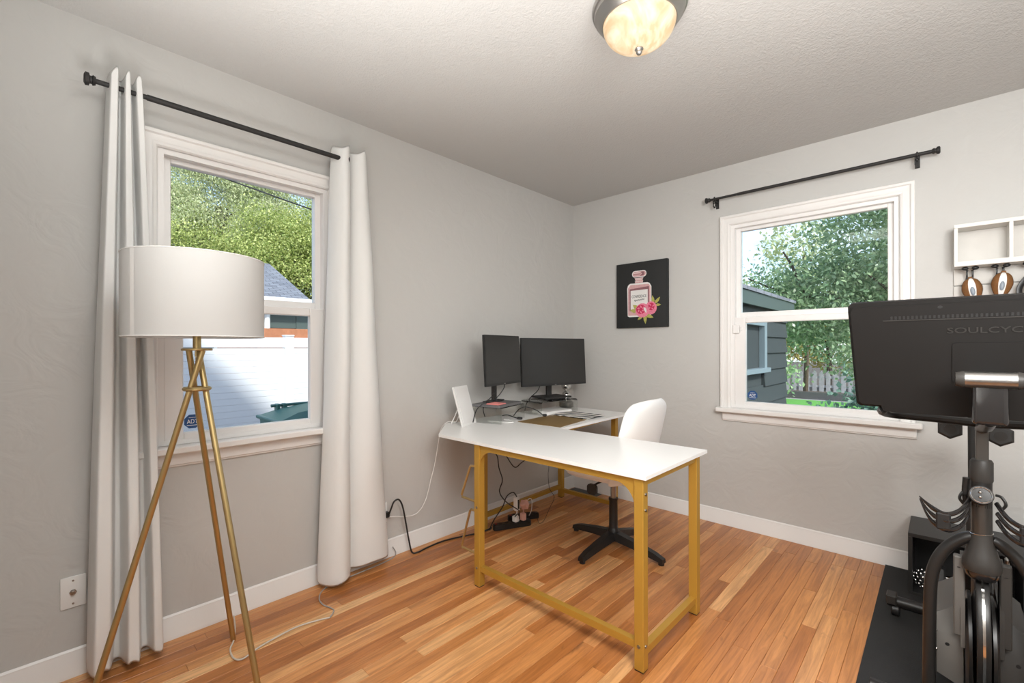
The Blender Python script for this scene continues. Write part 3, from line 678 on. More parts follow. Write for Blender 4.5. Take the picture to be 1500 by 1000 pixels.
t = root('charger_cube', 'pale pink cube charger leaning beside the white adapter', 'charger', (.30, -.96, .12))
b_ = MB(); b_.T = Matrix.Translation((.285, -.965, .15)) @ Matrix.Rotation(.6, 4, 'X') @ Matrix.Rotation(.4, 4, 'Z'); b_.box(-.024, .024, -.024, .024, -.024, .024, .005); b_.build('body', 'peach', t)
MB().tube(spline([(.285, -.955, .16), (.29, -.92, .18), (.285, -.89, .16), (.27, -.875, .09), (.235, -.86, .036)], 6), .0028, 8).build('cord', 'white_plastic', t)

# ---- floor register in the corner
t = root('floor_register', 'grey metal floor register by the corner baseboard', 'vent', (.17, -.08, 0))
MB().box(.03, .30, -.135, -.025, 0, .004, .002).build('frame', 'vent', t)
for i in range(9): MB().box(.045 + i * .027, .062 + i * .027, -.12, -.04, .004, .0062).build('louver', 'vent', t)

# ---- desk-top things
ZT = .735
# lit panel / mirror on kickstand
t = root('light_panel', 'white rectangular light panel leaning back on a kickstand', 'light panel', (.20, -1.40, ZT))
a = Vector((.265, -1.486, 0)); bq = Vector((.202, -1.324, 0)); ua = (bq - a).normalized(); na = Vector((ua.y, -ua.x, 0))
th = math.radians(16); upv = Vector((-na.x * math.sin(th), -na.y * math.sin(th), math.cos(th)))
T = frame(ua, upv, ua.cross(upv), (a.x, a.y, ZT + .001)); W_ = (bq - a).length
b_ = MB(); b_.T = T; b_.prism(rrect(0, W_, 0, .245, .006), -.012, 0); b_.build('body', 'white_plastic', t)
b_ = MB(); b_.T = T; b_.prism(rrect(.014, W_ - .014, .014, .231, .004), 0, .0012); b_.build('diffuser', 'cream', t)
m0 = a + ua * W_ / 2
b_ = MB(); 
for s_ in (-.03, .03):
    q = m0 + ua * s_; p1 = q + Vector((upv.x, upv.y, 0)) * .14 - na * .012; b_.tube([(p1.x, p1.y, ZT + .13), (q.x - na.x * .115, q.y - na.y * .115, ZT + .004)], .0035, 8)
q1 = m0 + ua * -.03 - na * .115; q2 = m0 + ua * .03 - na * .115; b_.tube([(q1.x, q1.y, ZT + .004), (q2.x, q2.y, ZT + .004)], .0035, 8)
b_.build('kickstand', 'white_plastic', t)
tag(MB().tube(spline([(.15, -1.40, ZT + .006), (.10, -1.42, ZT + .006), (.066, -1.45, ZT + .004), (.05, -1.485, .70), (.048, -1.505, .62), (.048, -1.53, .50), (.046, -1.56, .40), (.044, -1.60, .28), (.04, -1.66, .215), (.034, -1.74, .215), (.03, -1.80, .23), (.022, -1.858, .24), (.012, -1.868, .24)], 6), .0026, 8).build('white_cord', 'white_plastic', loc=(.05, -1.5, .5)), 'thin white cord hanging over the desk corner beside the light panel', 'cord')

# clear riser under the laptop
u1 = Vector((-.24, .97, 0)).normalized(); n1 = Vector((.97, .24, 0)).normalized()
def riser(label, org, uu, nn, L_, D_, H_):
    T = frame(uu, nn, (0, 0, 1), (org[0], org[1], ZT)); th = .006
    t = root('monitor_riser', label, 'stand', (org[0], org[1], ZT))
    prof = [(0, 0), (0, H_ - .025)] + [(.025 - .025 * math.cos(a), H_ - .025 + .025 * math.sin(a)) for a in (PI / 6, PI / 3, PI / 2)] + \
           [(L_ - .025, H_)] + [(L_ - .025 + .025 * math.sin(a), H_ - .025 + .025 * math.cos(a)) for a in (PI / 6, PI / 3, PI / 2)] + [(L_, 0)]
    inner = [(min(max(x, th), L_ - th), min(z, H_ - th)) for x, z in prof]
    b_ = MB(); b_.T = T; k_ = len(prof); vs = []
    for yy in (-D_, 0): vs += [(x, yy, z) for x, z in prof] + [(x, yy, z) for x, z in inner]
    fs = []
    for i in range(k_ - 1):
        fs += [(i, i + 1, 2 * k_ + i + 1, 2 * k_ + i), (k_ + i + 1, k_ + i, 3 * k_ + i, 3 * k_ + i + 1), (i + 1, i, k_ + i, k_ + i + 1), (2 * k_ + i, 2 * k_ + i + 1, 3 * k_ + i + 1, 3 * k_ + i)]
    fs += [(0, k_, 3 * k_, 2 * k_), (k_ - 1, 2 * k_ - 1, 4 * k_ - 1, 3 * k_ - 1)]
    b_.add(vs, fs); b_.build('acrylic_sheet', 'acrylic', t)
    return t
riser('clear acrylic riser under the closed laptop and the smaller monitor', (.366, -1.270), u1, n1, .31, .225, .102)
u2 = Vector((.09, .995, 0)).normalized(); n2 = Vector((.995, -.09, 0)).normalized()
riser('clear acrylic riser under the larger monitor', (.315, -.82), u2, n2, .385, .215, .096)
# laptop
T = frame(u1, n1, (0, 0, 1), (.366, -1.270, ZT + .103))
t = root('laptop', 'closed dark grey laptop lying on the clear riser', 'laptop', (.28, -1.20, ZT + .103))
b_ = MB(); b_.T = T; b_.prism(rrect(-.02, .262, -.205, .002, .01), 0, .009); b_.build('base', 'laptop', t)
b_ = MB(); b_.T = T; b_.prism(rrect(-.02, .262, -.205, .002, .01), .0095, .015); b_.build('lid', 'laptop', t)
t = root('sticky_notes', 'pink sticky note pad on the closed laptop', 'sticky notes', (.33, -1.24, ZT + .118))
b_ = MB(); b_.T = T; b_.box(-.005, .085, -.105, -.015, .0155, .019); b_.build('pad', 'pink', t)
b_ = MB(); b_.T = T @ Matrix.Translation((.045, -.06, 0)) @ Matrix.Rotation(.12, 4, 'Z'); b_.box(-.043, .043, -.043, .043, .0192, .0212); b_.build('top_pad', 'pink', t)

# monitors
def monitor(label, L_, R_, zc, H_, tilt, pole_w, base, group_pole):
    L_, R_ = Vector((*L_, 0)), Vector((*R_, 0)); uu = (R_ - L_).normalized(); nn = Vector((uu.y, -uu.x, 0)); W_ = (R_ - L_).length
    upv = (Vector((0, 0, 1)) * math.cos(tilt) - nn * math.sin(tilt)); C_ = (L_ + R_) / 2; C_.z = zc
    T = frame(uu, upv, uu.cross(upv), C_)
    t = root('computer_monitor', label, 'monitor', (C_.x - nn.x * .08, C_.y - nn.y * .08, base))
    b_ = MB(); b_.T = T; b_.prism(rrect(-W_ / 2, W_ / 2, -H_ / 2, H_ / 2, .004), -.016, 0); b_.prism(rrect(-W_ / 3, W_ / 3, -H_ / 3, H_ / 3, .03), -.04, -.016)
    b_.build('housing', 'black', t)
    b_ = MB(); b_.T = T; b_.box(-W_ / 2 + .007, W_ / 2 - .007, -H_ / 2 + .016, H_ / 2 - .007, 0, .0008); b_.build('screen', 'screen', t)
    b_ = MB(); b_.T = T; b_.box(-.008, .008, -H_ / 2 + .005, -H_ / 2 + .010, 0, .001); b_.build('emblem', 'steel', t)
    Tb = frame(uu, nn, (0, 0, 1), (C_.x - nn.x * .075, C_.y - nn.y * .075, base))
    b_ = MB(); b_.T = Tb; b_.box(-pole_w, pole_w, -.012, .012, .01, zc - base + .03, .003); b_.box(-.04, .04, .0, .045, zc - base - .04, zc - base + .04); b_.build('stand_pole', 'soft_black' if group_pole else 'bike_grey', t)
    b_ = MB(); b_.T = Tb
    if group_pole: b_.prism(rrect(-.125, .125, -.06, .125, .008), 0, .012)
    else: b_.prism(rrect(-.09, .09, -.035, .03, .01), 0, .008)
    b_.build('stand_base', 'soft_black', t)
    return t
monitor('black monitor nearer the left wall, smaller and turned, behind the laptop', (.313, -1.351), (.207, -.922), 1.128, .32, math.radians(3), .018, ZT + .119, False)
monitor('larger black monitor facing the chair, square foot on the clear riser', (.155, -.848), (.291, -.252), 1.102, .352, math.radians(3), .022, ZT + .097, True)
# monitor cables
for pts, lb in (([(.245, -1.19, .975), (.262, -1.22, .93), (.285, -1.28, .895), (.27, -1.335, .86), (.24, -1.36, .82), (.22, -1.37, .745)], 'black cable dropping from the smaller monitor to the left of the laptop'),
                ([(.235, -1.10, .97), (.235, -1.12, .93), (.20, -1.16, .87), (.15, -1.19, .855), (.11, -1.18, .80), (.105, -1.16, .745)], 'black cable dropping behind the smaller monitor beside its pole'),
                ([(.19, -.68, .94), (.17, -.69, .89), (.12, -.71, .84), (.095, -.73, .79), (.09, -.74, .742)], 'black cable dropping behind the larger monitor')):
    tag(MB().tube(spline(pts, 6), .0032, 8).build('cable', 'cable', loc=pts[-1]), lb, 'cable', 'cables on the desk')
def plugcable(pts, lb):
    t = root('cable', lb, 'cable', pts[-1], 'cables on the desk')
    MB().tube(spline(pts, 6), .0035, 8).build('wire', 'cable', t)
    p, q = Vector(pts[-1]), Vector(pts[-2]); d_ = (p - q).normalized(); d_.z = 0
    MB().tube([p - d_ * .004, p + d_ * .002, p + d_ * .03, p + d_ * .034], [.004, .0085, .008, .0045], 8).build('plug_end', 'black', t)
plugcable([(.20, -.98, ZT + .006), (.23, -.96, ZT + .05), (.27, -.93, ZT + .068), (.32, -.88, ZT + .045), (.352, -.85, ZT + .012)], 'black cable arching up, plug end beside the desk pad')
plugcable([(.20, -1.09, ZT + .02), (.24, -1.08, ZT + .026), (.29, -1.065, ZT + .014), (.305, -1.055, ZT + .0095)], 'short black cable end lying beside the laptop riser')
t = root('charging_cable', 'white coiled charging cable on the desk under the laptop riser', 'cable', (.33, -1.19, ZT + .003))
MB().tube(spline([(.22, -1.24, ZT + .004), (.29, -1.225, ZT + .004), (.355, -1.205, ZT + .004), (.37, -1.16, ZT + .004), (.30, -1.13, ZT + .004)], 5), .003, 8).build('wire', 'white_plastic', t)
MB().tube([(.30, -1.13, ZT + .005), (.26, -1.135, ZT + .005)], .0048, 8).build('plug_end', 'white_plastic', t)
# desk pad, striped cloth, slim case
b_ = MB().prism([(.372, -1.125), (.345, -.742), (.645, -.757), (.694, -1.105)], ZT + .0004, ZT + .003); b_.build('desk_pad', 'leather', loc=(.5, -.95, ZT), label='gold brown leather desk pad near the inner desk edge', cat='desk pad')
b_ = MB(); nx_, ny_ = 18, 10; vs = []; fs = []
for i in range(nx_ + 1):
    for j in range(ny_ + 1):
        a_, c_ = i / nx_, j / ny_
        vs.append((.352 + .305 * a_ - .01 * c_, -.755 + .235 * c_ - .01 * a_, ZT + .0042 + .0022 * (1 + math.sin(a_ * 19 + c_ * 4)) * (1 - c_ * .6)))
for i in range(nx_):
    for j in range(ny_): q = i * (ny_ + 1) + j; fs.append((q, q + ny_ + 1, q + ny_ + 2, q + 1))
o = b_.add(vs, fs).build('striped_cloth', 'zebra', loc=(.5, -.64, ZT), label='black and white striped cloth rumpled beyond the desk pad', cat='cloth'); md = o.modifiers.new('thick', 'SOLIDIFY'); md.thickness = .0015
b_ = MB(); b_.T = frame(u2, n2, (0, 0, 1), (.328, -.765, ZT + .001)); b_.prism(rrect(0, .26, -.17, 0, .012), 0, .018); b_.prism(rrect(.01, .25, -.16, -.01, .01), .018, .0195)
b_.build('slim_case', 'white_plastic', loc=(.3, -.64, ZT), label='slim white slab lying under the larger monitor riser', cat='case')
t = root('candle_holder', 'chrome ball-stemmed holder on a round base behind the larger monitor', 'candle holder', (.15, -.31, ZT))
MB().lathe([(.052, ZT), (.056, ZT + .006), (.056, ZT + .040), (.050, ZT + .048), (.02, ZT + .050)], (.15, -.31, 0), 32).build('round_base', 'steel', t)
pr = [(.012, ZT + .050)]
pr += [(.036 * math.sin(a), ZT + .090 - .038 * math.cos(a)) for a in [PI * i / 12 for i in range(1, 12)]] + [(.014, ZT + .132)]
pr += [(.040 * math.sin(a), ZT + .170 - .038 * math.cos(a)) for a in [PI * i / 12 for i in range(1, 8)]] + [(.045, ZT + .185), (.02, ZT + .187)]
MB().lathe(pr, (.15, -.31, 0), 28).build('ball_stem', 'chrome', t)

# ---- office chair
CC = Vector((.889, -.835, 0))
t = root('office_chair', 'white upholstered swivel chair on a black four-star base', 'chair', CC)
for tip in ((.560, -.775), (.868, -1.150), (1.218, -.855), (.920, -.565)):
    tp = Vector((tip[0], tip[1], 0)); dv = tp - CC; sd = Vector((-dv.y, dv.x, 0)).normalized(); m_ = MB(); vs = []
    for s_, w_, z0, z1 in ((.03, .030, .055, .105), (.45, .026, .042, .082), (.85, .022, .022, .055), (1.0, .020, .014, .036)):
        p = CC + dv * s_
        for i, z in ((-1, z0), (1, z0), (.75, z1), (-.75, z1)): q = p + sd * w_ * i; vs.append((q.x, q.y, z))
    fs = [(0, 1, 2, 3), (15, 14, 13, 12)] + [(4 * k_ + i, 4 * k_ + (i + 1) % 4, 4 * k_ + 4 + (i + 1) % 4, 4 * k_ + 4 + i) for k_ in range(3) for i in range(4)]
    la = m_.add(vs, fs).build('base_leg', 'black', t)
    q = CC + dv * .95; MB().lathe([(.016, 0), (.017, .004), (.014, .018)], (q.x, q.y, 0), 14).build('glide', 'black', la)
MB().lathe([(.034, .05), (.036, .10), (.030, .115), (.026, .13), (.025, .285), (.028, .29), (.028, .30), (.020, .30)], CC, 24).build('column_sleeve', 'black', t)
MB().lathe([(.0165, .29), (.0165, .43)], CC, 20).build('gas_lift', 'steel', t)
MB().box(CC.x - .10, CC.x + .10, CC.y - .07, CC.y + .07, .425, .454, .006).build('mechanism', 'black', t)
b_ = MB().tube([(CC.x - .02, CC.y - .07, .415), (CC.x - .03, CC.y - .13, .408), (CC.x - .035, CC.y - .17, .400)], .006, 8); b_.T = Matrix.Translation((CC.x - .035, CC.y - .175, .385)); b_.prism(rrect(-.032, .032, -.032, .028, .02), -.008, .008, 'xz'); b_.build('lever', 'black', t)
# seat: superellipse cushion
b_ = MB(); vs = []; nseg = 36
for rr_, z in ((.75, .452), (.95, .458), (1.0, .474), (1.0, .500), (.95, .520), (.8, .530), (.4, .534), (.02, .534)):
    for j in range(nseg):
        a = 2 * PI * j / nseg; c_, s_ = math.cos(a), math.sin(a); e = 2 / 3.4
        vs.append((CC.x - .01 + rr_ * .235 * math.copysign(abs(c_) ** e, c_), CC.y - .03 + rr_ * .225 * math.copysign(abs(s_) ** e, s_), z))
fs = [(i * nseg + j, i * nseg + (j + 1) % nseg, (i + 1) * nseg + (j + 1) % nseg, (i + 1) * nseg + j) for i in range(7) for j in range(nseg)] + [tuple(range(nseg))]
b_.add(vs, fs).build('seat', 'fabric', t)
# backrest: curved padded shell leaning to +x, wraps a little forward at its sides
b_ = MB(); vs = []; nu, nv = 20, 16
def backp(u_, v_, side):
    hw = .244 * (1 - .10 * max(0, v_ - .35)) * (math.sqrt(max(0, 1 - (max(0, v_ - .80) / .20) ** 3)) * .28 + .72)
    y = CC.y - .05 + hw * u_
    z = .455 + .468 * v_ - .018 * abs(u_) ** 3 * (v_ > .5)
    xb = CC.x + .19 + .088 * v_ + .02 * v_ * v_ - .05 * abs(u_) ** 2.2
    ed = max(abs(u_) ** 6, (v_ ** 8 if v_ > 0 else 0)); th_ = .062 * math.sqrt(max(.03, 1 - ed))
    return (xb + side * th_ / 2, y, z)
for side in (1, -1):
    for j in range(nv + 1):
        for i in range(nu + 1): vs.append(backp(-1 + 2 * i / nu, j / nv, side))
K = (nu + 1) * (nv + 1); fs = []
for sdx in (0, 1):
    for j in range(nv):
        for i in range(nu): q = sdx * K + j * (nu + 1) + i; fs.append((q, q + 1, q + nu + 2, q + nu + 1))
bd = [i for i in range(nu + 1)] + [j * (nu + 1) + nu for j in range(1, nv + 1)] + [nv * (nu + 1) + i for i in range(nu - 1, -1, -1)] + [j * (nu + 1) for j in range(nv - 1, 0, -1)]
fs += [(bd[i], bd[(i + 1) % len(bd)], K + bd[(i + 1) % len(bd)], K + bd[i]) for i in range(len(bd))]
o = b_.add(vs, fs).build('backrest', 'fabric', t, angle=70); ss = o.modifiers.new('soft', 'SUBSURF'); ss.levels = 1; ss.render_levels = 1
MB().tube([(CC.x + .05, CC.y - .03, .425), (CC.x + .17, CC.y - .04, .43), (CC.x + .215, CC.y - .05, .50)], .016, 10).build('back_bracket', 'black', t)

# ---- canvas picture
PX0, PX1, PZ0, PZ1 = .443, .866, 1.362, 1.867
t = root('canvas_print', 'black canvas with a pink perfume bottle, roses and the word CONFIDENCE', 'picture', ((PX0 + PX1) / 2, 0, PZ0))
MB().box(PX0, PX1, -.032, -.001, PZ0, PZ1, .003, 2).build('canvas', 'canvas', t)
T = frame((1, 0, 0), (0, 0, 1), (0, -1, 0), (PX0, -.0321, PZ0))
def flat(name, poly, m_, lay): b_ = MB(); b_.T = T; b_.prism(poly, .0003 * lay, .0003 * lay + .0004); return b_.build(name, m_, t)
flat('bottle', [(.10, .09), (.115, .083), (.285, .083), (.298, .10), (.298, .31), (.283, .335), (.265, .343), (.12, .343), (.103, .33), (.095, .305)], 'cream', 1)
flat('bottle_glass', [(.104, .095), (.29, .091), (.291, .305), (.277, .328), (.125, .332), (.104, .308)], 'blush', 2)
flat('liquid', [(.117, .13), (.279, .13), (.279, .312), (.117, .300)], 'mauve', 3)
flat('liquid_top', [(.12, .300), (.277, .312), (.262, .325), (.135, .322)], 'blush', 4)
flat('label', [(.126, .14), (.269, .14), (.269, .29), (.126, .287)], 'cream', 5)
flat('neck', [(.165, .343), (.228, .343), (.231, .36), (.224, .364), (.234, .383), (.158, .383), (.170, .362), (.161, .358)], 'blush', 2)
for z in (.352, .367, .378): flat('neck_band', [(.163, z), (.23, z), (.23, z + .003), (.163, z + .003)], 'cream', 3)
cap_ = rrect(.138, .258, .388, .438, .024); flat('stopper', cap_, 'cream', 1); flat('stopper_glass', rrect(.144, .252, .394, .432, .018), 'blush', 2)
flat('stopper_facet', [(.205, .397), (.235, .398), (.243, .413), (.236, .428), (.21, .429), (.222, .413)], 'mauve', 3); flat('stopper_line', [(.15, .408), (.21, .410), (.21, .414), (.15, .412)], 'mauve', 3); flat('stopper_line', [(.15, .419), (.205, .421), (.205, .425), (.15, .422)], 'cream', 3)
def leaf2(cx, cy, L_, w, a):
    ca, sa = math.cos(a), math.sin(a); P_ = [(0, 0), (L_ * .3, w), (L_ * .65, w * .8), (L_, 0), (L_ * .65, -w * .8), (L_ * .3, -w)]
    return [(cx + x * ca - y * sa, cy + x * sa + y * ca) for x, y in P_]
for cx, cy, L_, w, a in ((.20, .135, .07, .018, 2.5), (.18, .125, .06, .016, 2.95), (.245, .10, .075, .014, -1.5), (.25, .095, .07, .014, -.35), (.225, .088, .05, .011, -2.5), (.315, .175, .065, .012, 1.7), (.325, .175, .065, .012, .85), (.33, .165, .045, .01, .0)): flat('leaf', leaf2(cx, cy, L_, w, a), 'leaf_print', 6)
flat('rose', circle(.295, .145, .047, 14, .05), 'rose', 7); flat('rose_heart', circle(.298, .155, .026, 9, .030), 'deep_rose', 8)
for a in range(4): flat('petal', leaf2(.298 + .008 * math.cos(a * 1.6), .153 + .008 * math.sin(a * 1.6), .026, .005, a * 1.6 + .8), 'rose', 9)
flat('rose', circle(.225, .130, .058, 14, .055), 'rose', 8); flat('rose_heart', circle(.213, .138, .040, 11, .036), 'deep_rose', 9)
for a in range(6): flat('petal', leaf2(.213 + .014 * math.cos(a * 1.05), .138 + .012 * math.sin(a * 1.05), .026, .006, a * 1.05 + 1.1), 'rose', 10)
flat('petal', leaf2(.24, .155, .05, .01, -1.2), 'cream', 10)
text('CONFIDENCE', .122, T @ Matrix.Translation((.197, .240, .0022)), .0006, 'ink', t, height=.021)
pts = []
for i in range(60):
    q = i / 59; pts.append((.158 + .085 * q, .207 + .010 * q + .006 * math.sin(i * 1.05) * (1.5 if i in range(0, 8) else 1), .0024))
b_ = MB(); b_.T = T; b_.tube(pts, .0011, 4); b_.build('script_line', 'ink', t)

# ---- wall shelf with cubbies and hooks
SX0, SX1 = 2.381, 3.12
t = root('wall_shelf', 'white washed wooden cubby shelf with black hooks beneath', 'shelf', ((SX0 + SX1) / 2, 0, 1.60))
for z0, z1 in ((1.627, 1.789),): MB().box(SX0 + .012, SX1, -.012, -.001, z0, z1).build('cubby_back', 'white_wash', t)
for z0, z1 in ((1.518, 1.600), (1.425, 1.514), (1.33, 1.421)): MB().box(SX0 + .0, SX1, -.014, -.001, z0, z1, .0015).build('back_board', 'white_wash', t)
MB().box(SX0, SX1, -.12, 0, 1.601, 1.625, .0015).build('bottom_board', 'white_wood', t); MB().box(SX0, SX1, -.12, 0, 1.790, 1.809, .0015).build('top_board', 'white_wood', t)
for x in (SX0, 2.566, 2.75, 2.935, SX1 - .014): MB().box(x, x + .014, -.119, -.001, 1.625, 1.790, .001).build('upright', 'white_wood', t)
def hook(x, s_):
    b_ = MB(); b_.tube(spline([(x, -.014, 1.55), (x, -.030, 1.545), (x, -.05, 1.555), (x, -.053, 1.580), (x + s_ * .003, -.055, 1.588)], 5), .0038, 8)
    b_.tube([(x, -.05, 1.555), (x, -.046, 1.49)], .0036, 8); b_.sphere((x - s_ * .008, -.085, 1.592), .0098, 10, (1.35, 1, .9)); b_.tube([(x, -.053, 1.586), (x - s_ * .008, -.085, 1.592)], .0036, 8); b_.build('hook', 'black', t)
for xa, xb in ((2.428, 2.448), (2.53, 2.552), (2.632, 2.654), (2.734, 2.756)): hook(xa, 1); hook(xb, -1)
# rounded cork-and-white pieces hanging from the hooks
def ornament(label, x, zc, rot, group):
    t = root('hanging_ornament', label, 'ornament', (x, -.07, zc), group)
    T = Matrix.Translation((x, -.066, zc)) @ Matrix.Rotation(rot, 4, 'Y')
    def shell(a0, a1, m_, nm, sc):
        b_ = MB(); b_.T = T; vs = []; nl, nk = 10, 16
        for i in range(nk + 1):
            v_ = PI * i / nk; zz = math.cos(v_); rr_ = max(.02, math.sin(v_)) ** .8 * (1 - .32 * max(0, -zz))
            for j in range(nl + 1):
                a = a0 + (a1 - a0) * j / nl; vs.append((.037 * sc * rr_ * math.sin(a), -.026 * sc * rr_ * math.cos(a), .058 * zz * (1.15 if zz < 0 else 1) * (1 if sc < 1.001 else 1.0)))
        b_.add(vs, [(i * (nl + 1) + j, i * (nl + 1) + j + 1, (i + 1) * (nl + 1) + j + 1, (i + 1) * (nl + 1) + j) for i in range(nk) for j in range(nl)])
        return b_.build(nm, m_, t)
    shell(-PI / 2 * 1.02, -.36, 'cork', 'cork_panel', 1.0); shell(.36, PI / 2 * 1.02, 'cork', 'cork_panel', 1.0)
    shell(-.38, .38, 'white_plastic', 'centre_strip', 1.0); shell(PI / 2, 3 * PI / 2, 'white_plastic', 'back_shell', 1.03)
    b_ = MB(); b_.T = T; b_.T = T @ Matrix.Translation((0, -.026, -.008)); b_.sphere((0, 0, 0), 1, 10, (.0085, .0035, .022)); b_.build('oval_badge', 'badge', t)
    b_ = MB(); b_.T = T; b_.box(-.008, .008, -.004, .004, .05, .066, .002); b_.build('hanging_tab', 'cork', t)
    return t
ornament('rounded brown and white ornament with oval badge under the leftmost hook pair', 2.446, 1.487, -.12, 'brown and white hanging ornaments')
ornament('rounded brown and white ornament under the second hook pair, hanging higher', 2.546, 1.504, .1, 'brown and white hanging ornaments')
t = root('hanging_strap', 'black and white looped strap hanging right of the brown ornaments', 'strap', (2.64, -.06, 1.48))
MB().tube(spline([(2.643, -.05, 1.55), (2.62, -.06, 1.52), (2.602, -.062, 1.475), (2.612, -.062, 1.425), (2.645, -.06, 1.41), (2.675, -.06, 1.45), (2.665, -.056, 1.52)], 6), .011, 8, flat=.45).build('strap', 'black', t)
MB().tube(spline([(2.640, -.06, 1.525), (2.624, -.064, 1.49), (2.632, -.064, 1.45), (2.655, -.06, 1.45), (2.655, -.06, 1.52)], 6), .007, 8, flat=.5).build('lining', 'white_plastic', t)

# ================================================================== EXERCISE CORNER
b_ = MB(); b_.prism([(2.108, -.020), (3.02, -.020), (3.02, -1.95), (2.112, -1.95)], .001, .008); b_.build('exercise_mat', 'rubber', loc=(2.56, -1, 0), label='black rubber mat under the exercise bike', cat='mat')
# cabinet
t = root('storage_cube', 'low black open-front storage cube against the far wall', 'cabinet', (2.6, -.17, .008))
CX0, CX1, CY0, CY1, CZ1 = 2.215, 2.98, -.33, -.022, .305
MB().box(CX0, CX1, CY0, CY1, CZ1 - .018, CZ1, .001).build('top_panel', 'cabinet', t); MB().box(CX0, CX1, CY0, CY1, .008, .024, .001).build('bottom_panel', 'cabinet', t)
MB().box(CX0, CX0 + .016, CY0, CY1, .024, CZ1 - .018).build('side_panel', 'cabinet', t); MB().box(CX1 - .016, CX1, CY0, CY1, .024, CZ1 - .018).build('side_panel', 'cabinet', t)
MB().box(2.59, 2.606, CY0 + .004, CY1, .024, CZ1 - .018).build('divider', 'cabinet', t); MB().box(CX0 + .016, CX1 - .016, CY1 - .004, CY1, .024, .235).build('back_panel', 'cabinet', t)
MB().box(CX0 + .016, CX1 - .016, CY1 - .012, CY1 - .004, .235, CZ1 - .018).build('back_rail', 'bike_grey', t)
# dumbbells
def dumbbell(label, c, axis, rr, L_, group, number=None, a0=0):
    c = Vector(c); ax = Vector(axis).normalized(); sd = ax.cross(Vector((0, 0, 1))).normalized(); T = frame(sd, Vector((0, 0, 1)), ax * -1, c)
    t = root('dumbbell', label, 'dumbbell', (c.x, c.y, c.z - rr * .87), group)
    for s_ in (-1, 1):
        b_ = MB(); b_.T = T; z0, z1 = s_ * L_ * .28, s_ * L_ * .5; k_ = 1 if s_ > 0 else -1
        vs = []
        for z, q in ((z0, .8), (z0 + k_ * .008, 1), (z1 - k_ * .008, 1), (z1, .78)): vs += [(x, y, z) for x, y in circle(0, 0, rr * q, 6, a0=a0)]
        b_.add(vs, [tuple(range(6)), tuple(range(18, 24))] + [(6 * a + i, 6 * a + (i + 1) % 6, 6 * a + 6 + (i + 1) % 6, 6 * a + 6 + i) for a in range(3) for i in range(6)])
        hd = b_.build('head', 'iron', t)
        if number == '':
            b_ = MB(); b_.T = T; b_.prism(circle(0, 0, rr * .45, 16), z1, z1 + k_ * .001); b_.build('end_disc', 'bike_grey', hd)
        elif number: text(number, rr * .85, T @ Matrix.Translation((0, 0, z1 + .001)) @ Matrix.Rotation(-1.15, 4, 'Z'), .001, 'white_print', hd, 'number') if s_ > 0 else None
    b_ = MB(); b_.T = T; b_.lathe([(.013, -L_ * .29), (.0145, -L_ * .1), (.0145, L_ * .1), (.013, L_ * .29)], n=14); b_.build('handle', 'chrome', t)
    return t
dumbbell('black hex dumbbell with white number 10, on the mat before the cube', (2.520, -.46, .062), (.25, 1, 0), .058, .20, 'dumbbells around the storage cube', '10')
dumbbell('black hex dumbbell right of the one marked 10, partly out of view', (2.665, -.44, .062), (.1, 1, 0), .058, .20, 'dumbbells around the storage cube')
dumbbell('chrome-handled dumbbell lying in the left half of the storage cube', (2.42, -.20, .082), (1, .05, 0), .056, .26, 'dumbbells around the storage cube')
dumbbell('chrome-handled dumbbell lying in the right half of the storage cube', (2.72, -.20, .115), (1, 0, .0), .06, .24, 'dumbbells around the storage cube')
dumbbell('black dumbbell under the raised one in the right half of the cube', (2.74, -.14, .075), (1, 0, .0), .05, .22, 'dumbbells around the storage cube')
t = root('beaded_ball', 'shiny silver beaded piece inside the left end of the storage cube', 'ornament', (2.268, -.24, .09))
MB().sphere((2.272, -.24, .066), .041, 14, (1, 1, 1)).build('dark_core', 'black', t)
b_ = MB(); gr = random.Random(4)
for i in range(58):
    z = 1 - 2 * (i + .5) / 58; a = i * 2.39996; rr_ = math.sqrt(1 - z * z); b_.sphere((2.272 + .041 * rr_ * math.cos(a), -.24 + .041 * rr_ * math.sin(a), .066 + .041 * z), .0075, 5)
b_.build('beads', 'chrome', t, kind='stuff')

# ---- spin bike
XB = 2.424
t = root('exercise_bike', 'black indoor cycling bike seen from behind its screen', 'exercise bike', (XB, -1.2, .008))
def P(name, b_, m_, **kw): return b_.build(name, m_, t, **kw)
# screen
ti = math.radians(12); upv = Vector((0, -math.sin(ti), math.cos(ti))); T = frame((1, 0, 0), upv, (0, -math.cos(ti), -math.sin(ti)), (XB, -1.505, 1.18))
b_ = MB(); b_.T = T
def trap(k0, k1, y0, y1, rr=.014):
    q = []
    for cx, cy, a in ((k1 - rr, y1 - rr, 0), (-k1 + rr, y1 - rr, 90), (-k0 + rr, y0 + rr, 180), (k0 - rr, y0 + rr, 270)): q += [(cx + rr * math.cos(math.radians(a + 18 * i)), cy + rr * math.sin(math.radians(a + 18 * i))) for i in range(6)]
    return q
b_.prism(trap(.285, .299, -.162, .160), -.034, -.004); sc_ = P('screen_housing', b_, 'shell', label='large dark screen housing')
b_ = MB(); b_.T = T; q0, q1 = trap(.285, .299, -.162, .150), trap(.278, .292, -.155, .146)
b_.add([(x, y, -.004) for x, y in q0] + [(x, y, .004) for x, y in q1], [tuple(range(24, 48))] + [(i, (i + 1) % 24, 24 + (i + 1) % 24, 24 + i) for i in range(24)]); b_.build('rear_cover', 'shell', sc_)
b_ = MB(); b_.T = T; b_.prism(trap(.222, .240, -.174, -.06, .012), -.03, .0042); b_.build('lower_hump', 'shell', sc_)
b_ = MB(); b_.T = T; b_.box(-.215, .215, .1035, .1055, .004, .0062); b_.build('vent_ledge', 'bike_grey', sc_)
